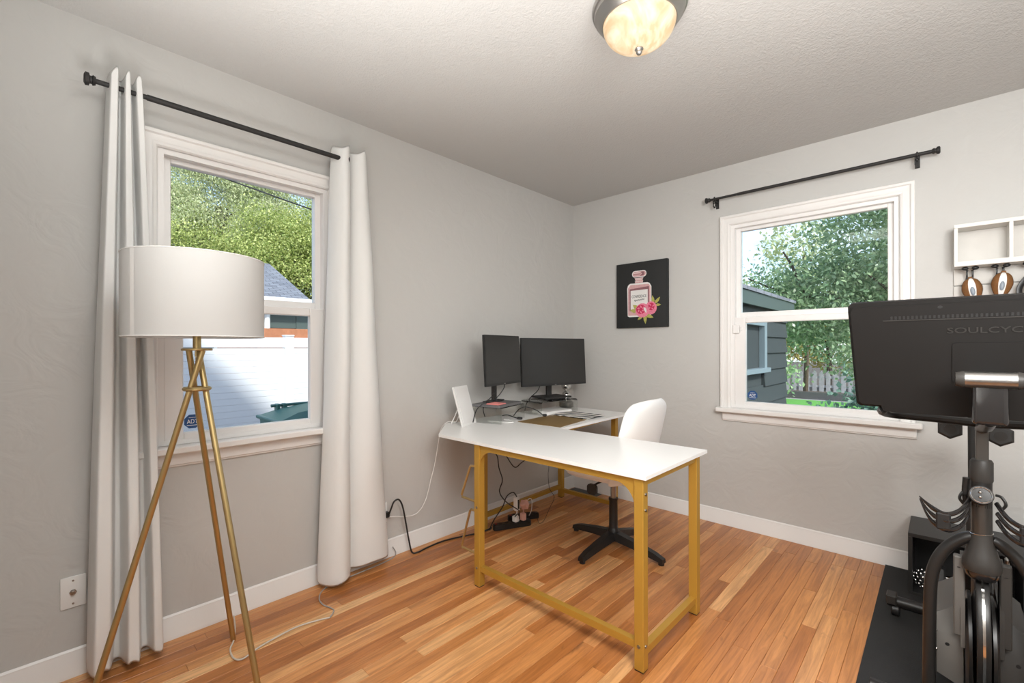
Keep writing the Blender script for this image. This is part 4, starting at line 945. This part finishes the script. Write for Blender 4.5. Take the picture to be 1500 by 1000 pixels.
b_ = MB(); b_.T = T
for i in range(44): x = -.198 + i * .0092; b_.box(x, x + .0048, .1075, .1165, .0038, .0050)
b_.build('vent_slots', 'black', sc_, kind='stuff')
b_ = MB(); b_.T = T; b_.prism(circle(-.092, .1385, .0055, 14, .0038), .004, .0048); b_.build('camera_hole', 'black', sc_)
text('SOULCYCLE', .172, T @ Matrix.Translation((.008, .072, .0046)), .003, 'shell_text', sc_, height=.0155)
b_ = MB(); b_.T = T; b_.prism(rrect(-.068, .085, -.075, .038, .008), .004, .0075); b_.build('mount_panel', 'shell', sc_)
b_ = MB(); b_.T = T; b_.box(-.275, .275, -.150, .150, -.0345, -.0338); b_.build('display', 'screen', sc_)
# hinge, bracket
P('hinge_barrel', MB().lathe([(.0205, XB - .046), (.0205, XB + .046)], (0, -1.60, 1.121), 28, 'x'), 'steel', label='polished steel hinge barrel')
P('hinge_cap', MB().lathe([(.0215, XB - .046), (.0215, XB - .050), (.017, XB - .063), (.012, XB - .064)], (0, -1.60, 1.121), 28, 'x'), 'bike_grey'); P('hinge_cap', MB().lathe([(.0215, XB + .046), (.0215, XB + .050), (.017, XB + .063), (.012, XB + .064)], (0, -1.60, 1.121), 28, 'x'), 'bike_grey')
b_ = MB().box(XB - .033, XB + .033, -1.60, -1.545, 1.005, 1.118, .012, 3); P('screen_bracket', b_, 'bike_gloss', label='glossy black bracket')
P('bracket_plate', MB().box(XB - .035, XB + .035, -1.59, -1.50, 1.095, 1.135, .004), 'black')
P('handlebar_stem', MB().tube([(XB, -1.57, 1.015), (XB, -1.45, .985), (XB, -1.30, .965), (XB, -1.27, .955)], .016, 12), 'bike')
b_ = MB()
for s_ in (-1, 1): b_.tube(spline([(XB, -1.30, .975), (XB + s_ * .10, -1.30, .98), (XB + s_ * .20, -1.32, .985), (XB + s_ * .225, -1.40, 1.0), (XB + s_ * .22, -1.45, 1.015)], 6), .013, 10)
P('handlebar', b_, 'bike')
b_ = MB().box(XB - .014, XB + .014, -1.285, -1.255, .84, .97, .002); P('upper_post', b_, 'dark_steel', label='brushed grey upper post')
P('post_collar', MB().lathe([(.024, .795), (.026, .80), (.026, .855), (.022, .862), (.012, .862)], (XB - .001, -1.27, 0), 24), 'bike_grey')
P('collar_body', MB().lathe([(.0235, .72), (.0235, .80)], (XB - .001, -1.27, 0), 24), 'bike')
b_ = MB().tube([(XB - .036, -1.265, .71), (XB - .038, -1.268, .76), (XB - .034, -1.27, .80)], [.006, .007, .009], 8); b_.box(XB - .044, XB - .030, -1.275, -1.255, .745, .775, .003); P('adjust_lever', b_, 'bike')
# slide tube end cap
T2 = frame((1, 0, 0), (0, .30, .95), (0, -.95, .30), (XB - .004, -1.325, .766))
b_ = MB(); b_.T = T2; b_.lathe([(.027, -.07), (.027, -.004), (.0255, 0), (.0225, .0)], n=32, cap=False); P('slide_tube', b_, 'bike_grey')
b_ = MB(); b_.T = T2; b_.lathe([(.0225, .0008), (.021, .0015), (.0205, -.004), (.001, -.004)], n=32, cap=False); cp = P('end_cap', b_, 'bike_gloss')
b_ = MB(); b_.T = T2
b_.tube([(.0222 * math.cos(a), .0222 * math.sin(a), .001) for a in [i * 2 * PI / 32 for i in range(32)]], .0009, 6, closed=True)
for y in (.008, -.006): b_.sphere((-.002, y, -.002), .0042, 8)
b_.build('cap_ring', 'chrome', cp)
# head tube and flared shroud
P('head_tube', MB().lathe([(.0235, .635), (.0235, .76)], (XB - .001, -1.27, 0), 28), 'dark_steel', label='brushed dark steel head tube')
hs = P('fork_shroud', MB().lathe([(.0245, .640), (.027, .615), (.037, .575), (.043, .555), (.0435, .535), (.040, .525)], (XB - .001, -1.27, 0), 32), 'bike_grey')
MB().lathe([(.0395, .525), (.039, .512), (.030, .500)], (XB - .001, -1.27, 0), 32).build('shroud_base', 'bike_gloss', hs)
b_ = MB(); b_.tube([(XB - .001 + .0252 * math.cos(a), -1.27 + .0252 * math.sin(a), .6385 + .004 * math.cos(a)) for a in [i * 2 * PI / 32 for i in range(32)]], .0008, 5, closed=True); b_.build('seam_ring', 'chrome', hs)
# arched legs
for s_ in (-1, 1):
    pts = spline([(XB + s_ * .012, -1.265, .625), (XB + s_ * .045, -1.268, .608), (XB + s_ * .085, -1.270, .560), (XB + s_ * .110, -1.272, .49), (XB + s_ * .117, -1.275, .40), (XB + s_ * .119, -1.28, .25), (XB + s_ * .121, -1.285, .05)], 7)
    P('arched_leg', MB().tube(pts, [.011] * 3 + [.0165] * (len(pts) - 3), 14), 'bike')
# bottle cages
for s_ in (-1, 1):
    c0 = Vector((XB, -1.31, 0))
    def cg(pts): return [(XB + s_ * (XB - x), y, z) if s_ > 0 else (x, y, z) for x, y, z in pts]
    up_ = cg([(2.396, -1.30, .742), (2.375, -1.335, .712), (2.345, -1.355, .698), (2.318, -1.345, .705), (2.298, -1.325, .716), (2.282, -1.305, .728)])
    mi_ = cg([(2.394, -1.30, .712), (2.375, -1.338, .690), (2.347, -1.358, .677), (2.322, -1.348, .682), (2.302, -1.328, .695), (2.284, -1.306, .722)])
    lo_ = cg([(2.394, -1.30, .690), (2.377, -1.338, .668), (2.350, -1.358, .652), (2.322, -1.348, .658), (2.301, -1.328, .680), (2.283, -1.306, .720)])
    b_ = MB()
    for L_ in (up_, mi_, lo_): b_.tube(spline(L_, 6), [.0078] * 20 + [.0078 - .0006 * i for i in range(11)], 8, flat=.6)
    cgx = P('bottle_cage', b_, 'bike_gloss', label='curved slotted bottle cage')
    xm = 2.338 if s_ < 0 else 2 * XB - 2.338
    b_ = MB(); b_.box(xm - .017, xm + .017, -1.362, -1.350, .650, .701, .004); b_.build('cage_block', 'black', cgx)
    b_ = MB(); b_.tube(spline(cg([(2.386, -1.27, .715), (2.375, -1.275, .735), (2.383, -1.27, .755), (2.395, -1.265, .758)]), 5), .004, 8); b_.build('cage_clip', 'bike', cgx)
# flywheel, guards, frame
WC = (XB, -1.165, .315)
P('flywheel', MB().lathe([(.10, -.010), (.165, -.010), (.175, -.0145), (.205, -.0145), (.207, -.011), (.207, .011), (.205, .0145), (.175, .0145), (.165, .010), (.10, .010)], WC, 64, 'x'), 'bike')
b_ = MB(); b_.lathe([(.2075, -.0035), (.2095, -.003), (.2095, .003), (.2075, .0035)], WC, 64, 'x', cap=False); P('rim_band', b_, 'chrome', label='polished rim strip')
P('wheel_hub', MB().lathe([(.03, -.05), (.045, -.03), (.10, -.012), (.10, .012), (.045, .03), (.03, .05)], WC, 32, 'x'), 'bike_grey')
for s_, pm in ((-1, 'plate_grey'), (1, 'bike_grey')):
    x0 = XB + s_ * .037; th_ = s_ * .010
    poly = [(-1.245, .545), (-1.265, .39), (-1.27, .27), (-1.20, .24), (-1.14, .30), (-1.15, .36), (-1.19, .40), (-1.195, .548)]
    b_ = MB().prism(poly, x0, x0 + th_, 'yz'); b_.box(x0, x0 + s_ * .026, -1.262, -1.232, .30, .548, .003); fp_ = P('fork_plate', b_, pm, label='light grey fork plate' if s_ < 0 else None)
    b_ = MB(); b_.prism(circle(x0 + s_ * .014, .515, .0042, 10, .0022), -1.2628, -1.2615, 'xz'); b_.build('bolt_hole', 'black', fp_)
    P('disc_guard', MB().lathe([(.15, XB + s_ * .022 - .0), (.15, XB + s_ * .030), (.135, XB + s_ * .036), (.06, XB + s_ * .038)], (0, WC[1], WC[2] - .06), 48, 'x'), 'bike')
    X0, X1 = XB + s_ * .040, XB + s_ * .102
    b_ = MB(); vs = []
    for x, zt in ((X0, .375), (X1, .325)): vs += [(x, -1.235, .275 if x == X0 else .272), (x, -1.19, zt), (x, -.98, zt + .02), (x, -.98, .11), (x, -1.235, .125 if x == X0 else .15)]
    b_.add(vs, [(0, 1, 2, 3, 4), (9, 8, 7, 6, 5)] + [(i, (i + 1) % 5, 5 + (i + 1) % 5, 5 + i) for i in range(5)]); hg = P('side_housing', b_, 'plate_grey' if s_ < 0 else 'bike_grey')
    b_ = MB(); b_.prism(circle((X0 + X1) / 2 + s_ * .006, .250, .0055, 12), -1.2362, -1.2352, 'xz'); b_.build('bolt_hole', 'black', hg)
    for z in (.285, .225):
        b_ = MB(); b_.sphere((XB + s_ * .103, -1.236, z), .004, 8); b_.build('bolt', 'chrome', hg)
P('brake_pad', MB().box(XB - .02, XB + .02, -1.27, -1.22, .505, .53, .003), 'black')
# rear frame
P('main_tube', MB().tube([(XB, -1.25, .60), (XB, -1.0, .48), (XB, -.80, .40), (XB, -.62, .16), (XB, -.60, .075)], [.028, .032, .032, .028, .026], 14), 'bike')
P('seat_tube', MB().tube([(XB, -.84, .38), (XB, -.77, .70)], .024, 14), 'bike')
P('seat_post', MB().tube([(XB - .002, -.775, .68), (XB - .002, -.745, .955)], .014, 12), 'bike')
b_ = MB(); vs = []; sec = [(-.93, .018, .012), (-.86, .025, .017), (-.78, .045, .022), (-.72, .070, .026), (-.67, .078, .026), (-.645, .060, .018)]
for y, w_, h_ in sec: vs += [(XB + w_ * math.cos(a), y, .985 + h_ * math.sin(a)) for a in [i * 2 * PI / 14 for i in range(14)]]
b_.add(vs, [(i * 14 + j, i * 14 + (j + 1) % 14, (i + 1) * 14 + (j + 1) % 14, (i + 1) * 14 + j) for i in range(5) for j in range(14)] + [tuple(range(14)), tuple(range(70, 84))]); P('saddle', b_, 'black')
b_ = MB()
for s_ in (-1, 1):
    b_.tube(spline([(XB, -.70, .955), (XB + s_ * .045, -.68, .945), (XB + s_ * .045, -.64, .925), (XB + s_ * .045, -.62, .90)], 5), .006, 8)
    b_.tube(spline([(XB + s_ * .045, -.62, .90), (XB + s_ * .105, -.62, .905), (XB + s_ * .118, -.62, .935)], 5), .006, 8)
P('weight_holder', b_, 'bike')
bs = P('rear_stabiliser', MB().lathe([(.022, XB - .270), (.024, XB - .268), (.024, XB + .268), (.022, XB + .270)], (0, -.60, .068), 20, 'x'), 'bike')
for s_ in (-1, 1):
    MB().box(XB + s_ * .235, XB + s_ * .272, -.632, -.568, .060, .100, .004).build('end_block', 'bike_grey', bs)
    MB().lathe([(.022, XB + s_ * .225), (.026, XB + s_ * .230), (.026, XB + s_ * .250), (.022, XB + s_ * .255)], (0, -.605, .034), 20, 'x').build('foot_wheel', 'black', bs)
P('front_stabiliser', MB().lathe([(.022, XB - .27), (.024, XB - .268), (.024, XB + .268), (.022, XB + .27)], (0, -1.285, .05), 20, 'x'), 'bike')
P('base_rail', MB().box(XB - .03, XB + .03, -1.28, -.60, .045, .085, .004), 'bike')
b_ = MB(); b_.lathe([(.012, XB - .09), (.012, XB + .09)], (0, -.93, .30), 14, 'x'); P('crank_axle', b_, 'steel')
for s_ in (-1, 1):
    ca = P('crank_arm', MB().box(XB + s_ * .070, XB + s_ * .082, -.945, -.915, .13 if s_ < 0 else .29, .31 if s_ < 0 else .47, .004), 'steel')
    MB().box(XB + s_ * .084, XB + s_ * .140, -.97, -.89, .125 if s_ < 0 else .455, .15 if s_ < 0 else .48, .006).build('pedal', 'black', ca)
dumbbell('small black hex dumbbell in the bike holder, left of the seat post', (2.360, -.56, .866), (0, 1, 0), .043, .17, 'hex dumbbells in the bike holder', '', PI / 6)
dumbbell('small black hex dumbbell in the bike holder, right of the seat post', (2.503, -.56, .855), (0, 1, 0), .043, .17, 'hex dumbbells in the bike holder', '', PI / 6)

# ================================================================== OUTDOORS
# white privacy fence on the left
t = root('privacy_fence', 'white vinyl privacy fence outside the left window', 'fence', (-6, -3, -.5))
for (y0, y1) in ((-2.55, -.20), (-.06, 2.3), (-5.0, -2.69)):
    for i in range(16):
        z0 = -.42 + i * .1025
        MB().box(-6.02, -5.985, y0, y1, z0, z0 + .100, .003).build('fence_board', 'fence', t)
    MB().box(-6.03, -5.965, y0, y1, 1.225, 1.395, .004).build('fence_rail', 'fence', t); MB().box(-6.03, -5.965, y0, y1, -.48, -.42, .004).build('fence_rail', 'fence', t)
for y in (-.13, 2.37, -2.62): b_ = MB().box(-6.07, -5.93, y - .07, y + .07, -.5, 1.42, .004); b_.box(-6.08, -5.92, y - .08, y + .08, 1.42, 1.445, .008); b_.build('fence_post', 'fence', t)
# wheelie bin
t = root('wheelie_bin', 'dark green wheeled rubbish bin outside the left window', 'bin', (-2.5, -1.35, -.5))
BX, BY = -2.55, -1.30
b_ = MB(); b_.add([(BX - .22, BY - .24, -.5), (BX + .22, BY - .24, -.5), (BX + .22, BY + .24, -.5), (BX - .22, BY + .24, -.5), (BX - .30, BY - .30, .48), (BX + .30, BY - .30, .48), (BX + .30, BY + .30, .48), (BX - .30, BY + .30, .48)], [(3, 2, 1, 0), (0, 1, 5, 4), (1, 2, 6, 5), (2, 3, 7, 6), (3, 0, 4, 7), (4, 5, 6, 7)]); b_.build('bin_body', 'bin', t)
b_ = MB(); b_.box(BX - .33, BX + .33, BY - .33, BY + .33, .48, .515, .008)
b_.add([(BX - .30, BY - .30, .515), (BX + .30, BY - .30, .515), (BX + .30, BY + .31, .515), (BX - .30, BY + .31, .515), (BX - .24, BY - .12, .57), (BX + .24, BY - .12, .57), (BX + .24, BY + .28, .62), (BX - .24, BY + .28, .62)], [(0, 1, 5, 4), (1, 2, 6, 5), (2, 3, 7, 6), (3, 0, 4, 7), (4, 5, 6, 7)]); b_.build('lid', 'bin', t)
b_ = MB()
for y in (-.14, -.07): b_.box(BX - .30, BX - .22, BY + y - .02, BY + y + .02, .53, .62, .008)
b_.tube([(BX - .27, BY - .2, .60), (BX - .27, BY + .2, .60)], .016, 10); b_.build('lid_hinge', 'bin', t)
for s_ in (-1, 1): MB().lathe([(.09, BX - .30), (.10, BX - .29), (.10, BX - .26), (.09, BX - .25)], (0, BY + s_ * .2, -.40), 20, 'x').build('bin_wheel', 'black', t)
# neighbour's house behind the fence
t = root('neighbour_house', 'brick house with grey shingle roof beyond the white fence', 'house', (-13, -4, -.5))
HX0, HX1, HY0, HY1 = -15.2, -10.35, -9, 1.70
MB().box(HX0, HX1, HY0, HY1, -.5, 2.35).build('wall', 'brick', t)
MB().box(HX1, HX1 + .03, HY0, HY1 + .02, 1.75, 2.36).build('shaded_foliage_strip', 'fascia', t, label='dark strip under the eave standing in for shaded foliage')  # dark strip put in for green foliage in shade
b_ = MB(); T3 = Matrix.Identity(4)
b_.add([(-9.85, HY0, 2.50), (-9.85, HY1 + .18, 2.50), (-12.6, HY1 + .10, 3.80), (-12.6, HY0, 3.80), (-15.4, HY1 + .18, 2.50), (-15.4, HY0, 2.50)], [(0, 1, 2, 3), (3, 2, 4, 5)])
b_.add([(-9.85, HY0, 2.42), (-9.85, HY1 + .18, 2.42), (-12.6, HY1 + .10, 3.72), (-12.6, HY0, 3.72), (-15.4, HY1 + .18, 2.42), (-15.4, HY0, 2.42)], [(0, 1, 2, 3), (3, 2, 4, 5)])
b_.add([(-9.85, HY1 + .18, 2.42), (-9.85, HY1 + .18, 2.5), (-12.6, HY1 + .10, 3.8), (-12.6, HY1 + .1, 3.72)], [(0, 1, 2, 3)]); b_.build('roof', 'shingles', t)
MB().prism([(HY0, 2.35), (HY1, 2.35)] , -1, -1, 'yz') if False else None
b_ = MB(); b_.add([(HX1, HY1, 2.35), (HX0, HY1, 2.35), (-12.6, HY1, 3.72), (HX1, HY1 - .1, 2.35), (HX0, HY1 - .1, 2.35), (-12.6, HY1 - .1, 3.72)], [(0, 1, 2), (5, 4, 3), (0, 2, 5, 3), (1, 4, 5, 2)]); b_.build('gable', 'brick', t)
b_ = MB(); b_.tube([(-9.80, HY0, 2.43), (-9.80, HY1 + .2, 2.43)], .075, 8); b_.box(-9.92, -9.86, HY0, HY1 + .16, 2.30, 2.47); b_.build('gutter', 'white_out', t)
MB().tube([(-9.86, .95, 2.40), (-10.25, .95, 2.20), (-10.28, .95, -.4)], .07, 8).build('downspout', 'white_out', t)
for y0 in (-.15, -2.6):
    wf = MB().box(HX1, HX1 + .05, y0 - .95, y0, .85, 1.75).build('window', 'white_out', t); MB().box(HX1 + .05, HX1 + .06, y0 - .89, y0 - .06, .91, 1.69).build('pane', 'dark_glass', wf)
MB().box(HX1 + .06, HX1 + .4, .62, 3.4, -.5, 1.72, .01).build('low_wall', 'brick', t)
MB().box(HX1 - .2, HX1 + .05, HY1, 3.3, -.5, 2.3).build('shaded_foliage_slab', 'fascia', t)  # dark slab added in place of shaded foliage above the low wall
tag(MB().tube(spline([(-9, -8, 6.6), (-9, -2, 5.2), (-9, 4, 4.4), (-9, 10, 4.3)], 6), .018, 6).build('overhead_wire', 'cable', loc=(-9, 0, 5)), 'dark overhead wire crossing before the left trees', 'wire')

# the wing of our house seen through the far window
t = root('house_wing', 'grey green shake sided wing outside the far window', 'house', (-1, 2, -.5))
VX, VY1 = .90, 3.36
MB().box(-3.5, VX - .03, .17, VY1 - .03, -.5, 1.72).build('wall', 'shake', t)
for i in range(12):
    z0 = -.52 + i * .185; segs = ((.17, VY1),) if z0 + .19 < .95 or z0 > 1.5 else ((.17, 1.40), (2.36, VY1))
    for y0, y1 in segs:
        b_ = MB(); b_.add([(VX - .03, y0, z0), (VX + .012, y0, z0), (VX - .012, y0, z0 + .20), (VX - .03, y0, z0 + .20), (VX - .03, y1, z0), (VX + .012, y1, z0), (VX - .012, y1, z0 + .20), (VX - .03, y1, z0 + .20)], [(0, 1, 2, 3), (7, 6, 5, 4), (0, 4, 5, 1), (1, 5, 6, 2), (2, 6, 7, 3), (3, 7, 4, 0)])
        b_.build('siding_course', 'shake', t)
wf = MB(); ring_t = .09
for (y0, y1, z0, z1) in ((1.40, 1.49, .98, 1.53), (2.27, 2.36, .98, 1.53), (1.49, 2.27, 1.44, 1.53)): wf.box(VX - .03, VX + .03, y0, y1, z0, z1, .003)
wf.box(VX - .03, VX + .06, 1.37, 2.39, .935, .985, .004); w_ = wf.build('window', 'out_trim', t, label='pale framed window')
b_ = MB(); b_.box(VX - .06, VX - .04, 1.49, 2.27, .985, 1.44); b_.build('pane', 'dark_glass', w_)
b_ = MB(); b_.add([(VX + .09, .2, 1.80), (VX + .09, VY1 + .08, 1.80), (-1.4, VY1 + .08, 2.75), (-1.4, .2, 2.75), (VX + .09, .2, 1.765), (VX + .09, VY1 + .08, 1.765), (-1.4, VY1 + .08, 2.71), (-1.4, .2, 2.71)], [(0, 1, 2, 3), (7, 6, 5, 4), (0, 4, 5, 1), (1, 5, 6, 2), (2, 6, 7, 3), (3, 7, 4, 0)]); b_.build('roof', 'shingles', t)
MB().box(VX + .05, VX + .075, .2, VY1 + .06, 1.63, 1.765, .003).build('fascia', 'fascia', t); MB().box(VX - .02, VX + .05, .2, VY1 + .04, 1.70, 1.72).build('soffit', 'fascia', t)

# trees
def tree(name, label, lobes, trunk, n, size, m_, seed, group, aspect=2.0, droop=.5, clump=.28, per=90, extra=None):
    rg = np.random.default_rng(seed); t = root(name, label, 'tree', (trunk[0], trunk[1], -.5), group)
    vol = np.array([l[3] * l[4] + l[4] * l[5] + l[3] * l[5] for l in lobes]); vol /= vol.sum()
    nc = n // per; idx = rg.choice(len(lobes), nc, p=vol); Lb = np.array([l[:6] for l in lobes])[idx]
    dv = rg.normal(size=(nc, 3)); dv /= np.linalg.norm(dv, axis=1)[:, None]
    cen = Lb[:, :3] + dv * Lb[:, 3:6] * rg.uniform(.45, 1.0, (nc, 1)) ** .6
    cc = np.repeat(cen, per, 0) + rg.normal(size=(nc * per, 3)) * clump * np.array([1, 1, .75])
    cc[:, 2] = np.maximum(cc[:, 2], -.45)
    N = len(cc); outd = np.repeat(dv, per, 0)
    ax = rg.normal(size=(N, 3)) * .9 + outd * .6 - np.array([0, 0, droop]); ax /= np.linalg.norm(ax, axis=1)[:, None]
    up = rg.normal(size=(N, 3)) * .8 + np.array([0, 0, .9]) + outd * .4; sd = np.cross(ax, up); sd /= np.linalg.norm(sd, axis=1)[:, None]; nm = np.cross(sd, ax)
    s_ = size * rg.uniform(.6, 1.25, (N, 1)); h = s_ / aspect
    V = np.stack([cc - ax * s_ * .5, cc + sd * h * .5 + nm * h * .12, cc + ax * s_ * .5, cc - sd * h * .5 + nm * h * .12], 1).reshape(-1, 3) - np.array(ORG[t])
    me = bpy.data.meshes.new('foliage'); me.vertices.add(4 * N); me.vertices.foreach_set('co', V.ravel().astype(np.float32))
    me.loops.add(4 * N); me.loops.foreach_set('vertex_index', np.arange(4 * N, dtype=np.int32)); me.polygons.add(N)
    me.polygons.foreach_set('loop_start', np.arange(0, 4 * N, 4, dtype=np.int32)); me.update(calc_edges=True); me.validate(); me.materials.append(M[m_])
    o = bpy.data.objects.new('foliage', me); COL.objects.link(o); o.parent = t; tag(o, kind='stuff')
    tx, ty, th_, tr = trunk
    MB().tube(spline([(tx, ty, -.5), (tx + .05, ty, th_ * .4), (tx - .05, ty + .1, th_)], 5), [tr * (1 - .05 * i) for i in range(11)], 10).build('trunk', 'bark', t)
    rr = random.Random(seed)
    for i in range(7):
        l = lobes[rr.randrange(len(lobes))]; a = Vector((tx, ty, th_ * rr.uniform(.3, .95))); e = Vector((l[0] + rr.uniform(-.8, .8) * l[3], l[1] + rr.uniform(-.8, .8) * l[4], l[2] + rr.uniform(-.4, .7) * l[5]))
        mid = (a + e) / 2 + Vector((0, 0, .25)); P_ = spline([a, mid, e], 6); MB().tube(P_, [tr * .45 * (1 - i / len(P_) * .8) for i in range(len(P_))], 6).build('branch', 'bark', t)
    for ex in extra or []: P_ = spline(ex, 6); MB().tube(P_, [tr * .35 * (1 - i / len(P_) * .7) for i in range(len(P_))], 6).build('branch', 'bark', t)
    return t
tree('garden_tree', 'large pale green tree far behind the neighbour roof, sky gaps at its edge', [(-19, .8, 5.2, 1.6, .8, 2.6), (-19, 2.2, 6.8, 2, 2.4, 4.2), (-19.5, 4.6, 7.5, 2, 2.2, 4)], (-19, 2, 7, .3), 180000, .11, 'leaf_pale', 1, 'trees behind the left fence', 2.6, 1.1, .36, 450)
tree('garden_tree', 'bright yellow green leafy tree right of the neighbour roof', [(-15.5, 4.3, 4.0, 1.8, 2.0, 2.6), (-15.8, 3.0, 5.0, 1.5, 1.3, 1.4), (-15, 6, 4.4, 1.8, 1.6, 3), (-17.6, .4, 4.6, 1.2, 2.6, 1.4), (-15.0, 4.3, 1.4, 1.6, 2.2, 1.6)], (-15.6, 4.4, 4, .2), 200000, .10, 'leaf_bright', 2, 'trees behind the left fence', 1.9, .6, .36, 480)
tree('garden_tree', 'broad leafy tree filling the far window, branch reaching over the wing', [(-.1, 6.2, 2.05, .9, .8, .55), (.9, 6.2, 2.0, .8, .9, .75), (1.5, 6.4, 2.9, .75, 1.0, 1.2), (2.3, 6.2, 3.0, .8, 1, 1.6), (1.5, 6.0, 1.35, 1.0, .8, .55)], (2.2, 6.6, 2.6, .10), 30000, .088, 'leaf_garden', 5, 'trees beyond the far window', 2.0, .35, .20, 50,
     extra=[[(2.2, 6.6, 1.6), (1.2, 6.1, 2.0), (.4, 6.0, 2.15), (-.3, 6.0, 2.5)], [(.6, 6.0, 2.1), (.45, 5.9, 2.6), (.3, 5.9, 2.9)]])
tree('garden_tree', 'low blue green shrub beside the lawn, nearest the far window', [(1.6, 4.6, .22, .5, .35, .22), (2.0, 4.7, .55, .4, .35, .5)], (2.0, 4.75, .6, .04), 2600, .09, 'leaf_blue', 9, 'trees beyond the far window', 1.6, .3, .18, 40)
tree('garden_tree', 'sunny yellowish tree behind the picket fence', [(-3.2, 18.5, 1.8, 1.8, 1, 1.3), (-.6, 18.8, 1.6, 2.4, 1, 1.3), (1.4, 18.6, 2.4, 1.5, 1, 1.8), (-5.2, 18.6, 2.3, 1.8, 1, 1.9)], (-1, 18.9, 1.6, .12), 16000, .20, 'leaf_yellow', 6, 'trees beyond the far window', 1.8, .3, .3)
tree('garden_tree', 'dark bushy shrub at the foot of the picket fence', [(-1.9, 13.2, .6, .7, .5, .9), (-2.3, 13.4, 1.5, .8, .5, .8), (-1.2, 13.6, 1.9, .9, .5, .7)], (-1.9, 13.3, .8, .06), 5200, .15, 'leaf_garden', 8, 'trees beyond the far window', 1.8, .3, .25, 40)
tree('garden_tree', 'feathery pale treetop rising in the sky gap of the far window', [(-1.2, 14.6, 4.4, .9, .6, 1.7), (-.6, 14.6, 3.2, 1.2, .6, 1.0)], (-1.0, 14.7, 4.5, .08), 2600, .17, 'leaf_pale', 12, 'trees beyond the far window', 1.8, .3, .3, 26)
# picket fence
t = root('picket_fence', 'weathered pale picket fence beyond the lawn', 'fence', (0, 16, -.5))
for i in range(34):
    x = -4.6 + i * .21 + rnd.uniform(-.01, .01); h_ = .36 + rnd.uniform(-.03, .03)
    MB().prism([(x, -.48), (x + .125, -.48), (x + .125, h_ - .06), (x + .0625, h_ + .02), (x, h_ - .06)], 15.98, 16.0, 'xz').build('picket', 'picket', t)
for z in (-.2, .12): MB().box(-4.7, 2.7, 16.0, 16.04, z, z + .08).build('fence_rail', 'picket', t)
t = root('planter_bed', 'dark grey raised timber planter edge before the picket fence', 'planter', (.2, 14.6, -.5))
MB().box(-1.55, 2.5, 14.4, 14.46, -.5, -.25, .005).build('timber_side', 'bed_wood', t); MB().box(-1.55, -1.49, 14.46, 15.4, -.5, -.25, .005).build('timber_side', 'bed_wood', t); MB().box(-1.49, 2.5, 14.46, 15.4, -.5, -.30).build('soil', 'soil', t)
MB().box(-2.35, -1.65, 14.3, 14.7, -.5, -.27, .01).build('concrete_block', 'concrete', loc=(-2, 14.5, -.5), label='pale concrete block left of the planter', cat='block')
tag(MB().box(-6, 4, 14.05, 16.6, -.5, -.492).build('gravel_path', 'gravel', loc=(0, 15, -.5)), 'grey gravel strip before the picket fence', 'gravel', kind='stuff')
tag(MB().box(-6, 8, 5.2, 14.05, -.5, -.485).build('lawn', 'lawn', loc=(0, 10, -.5)), 'short bright green lawn outside the far window', 'lawn', kind='stuff')
print('planks', npl)
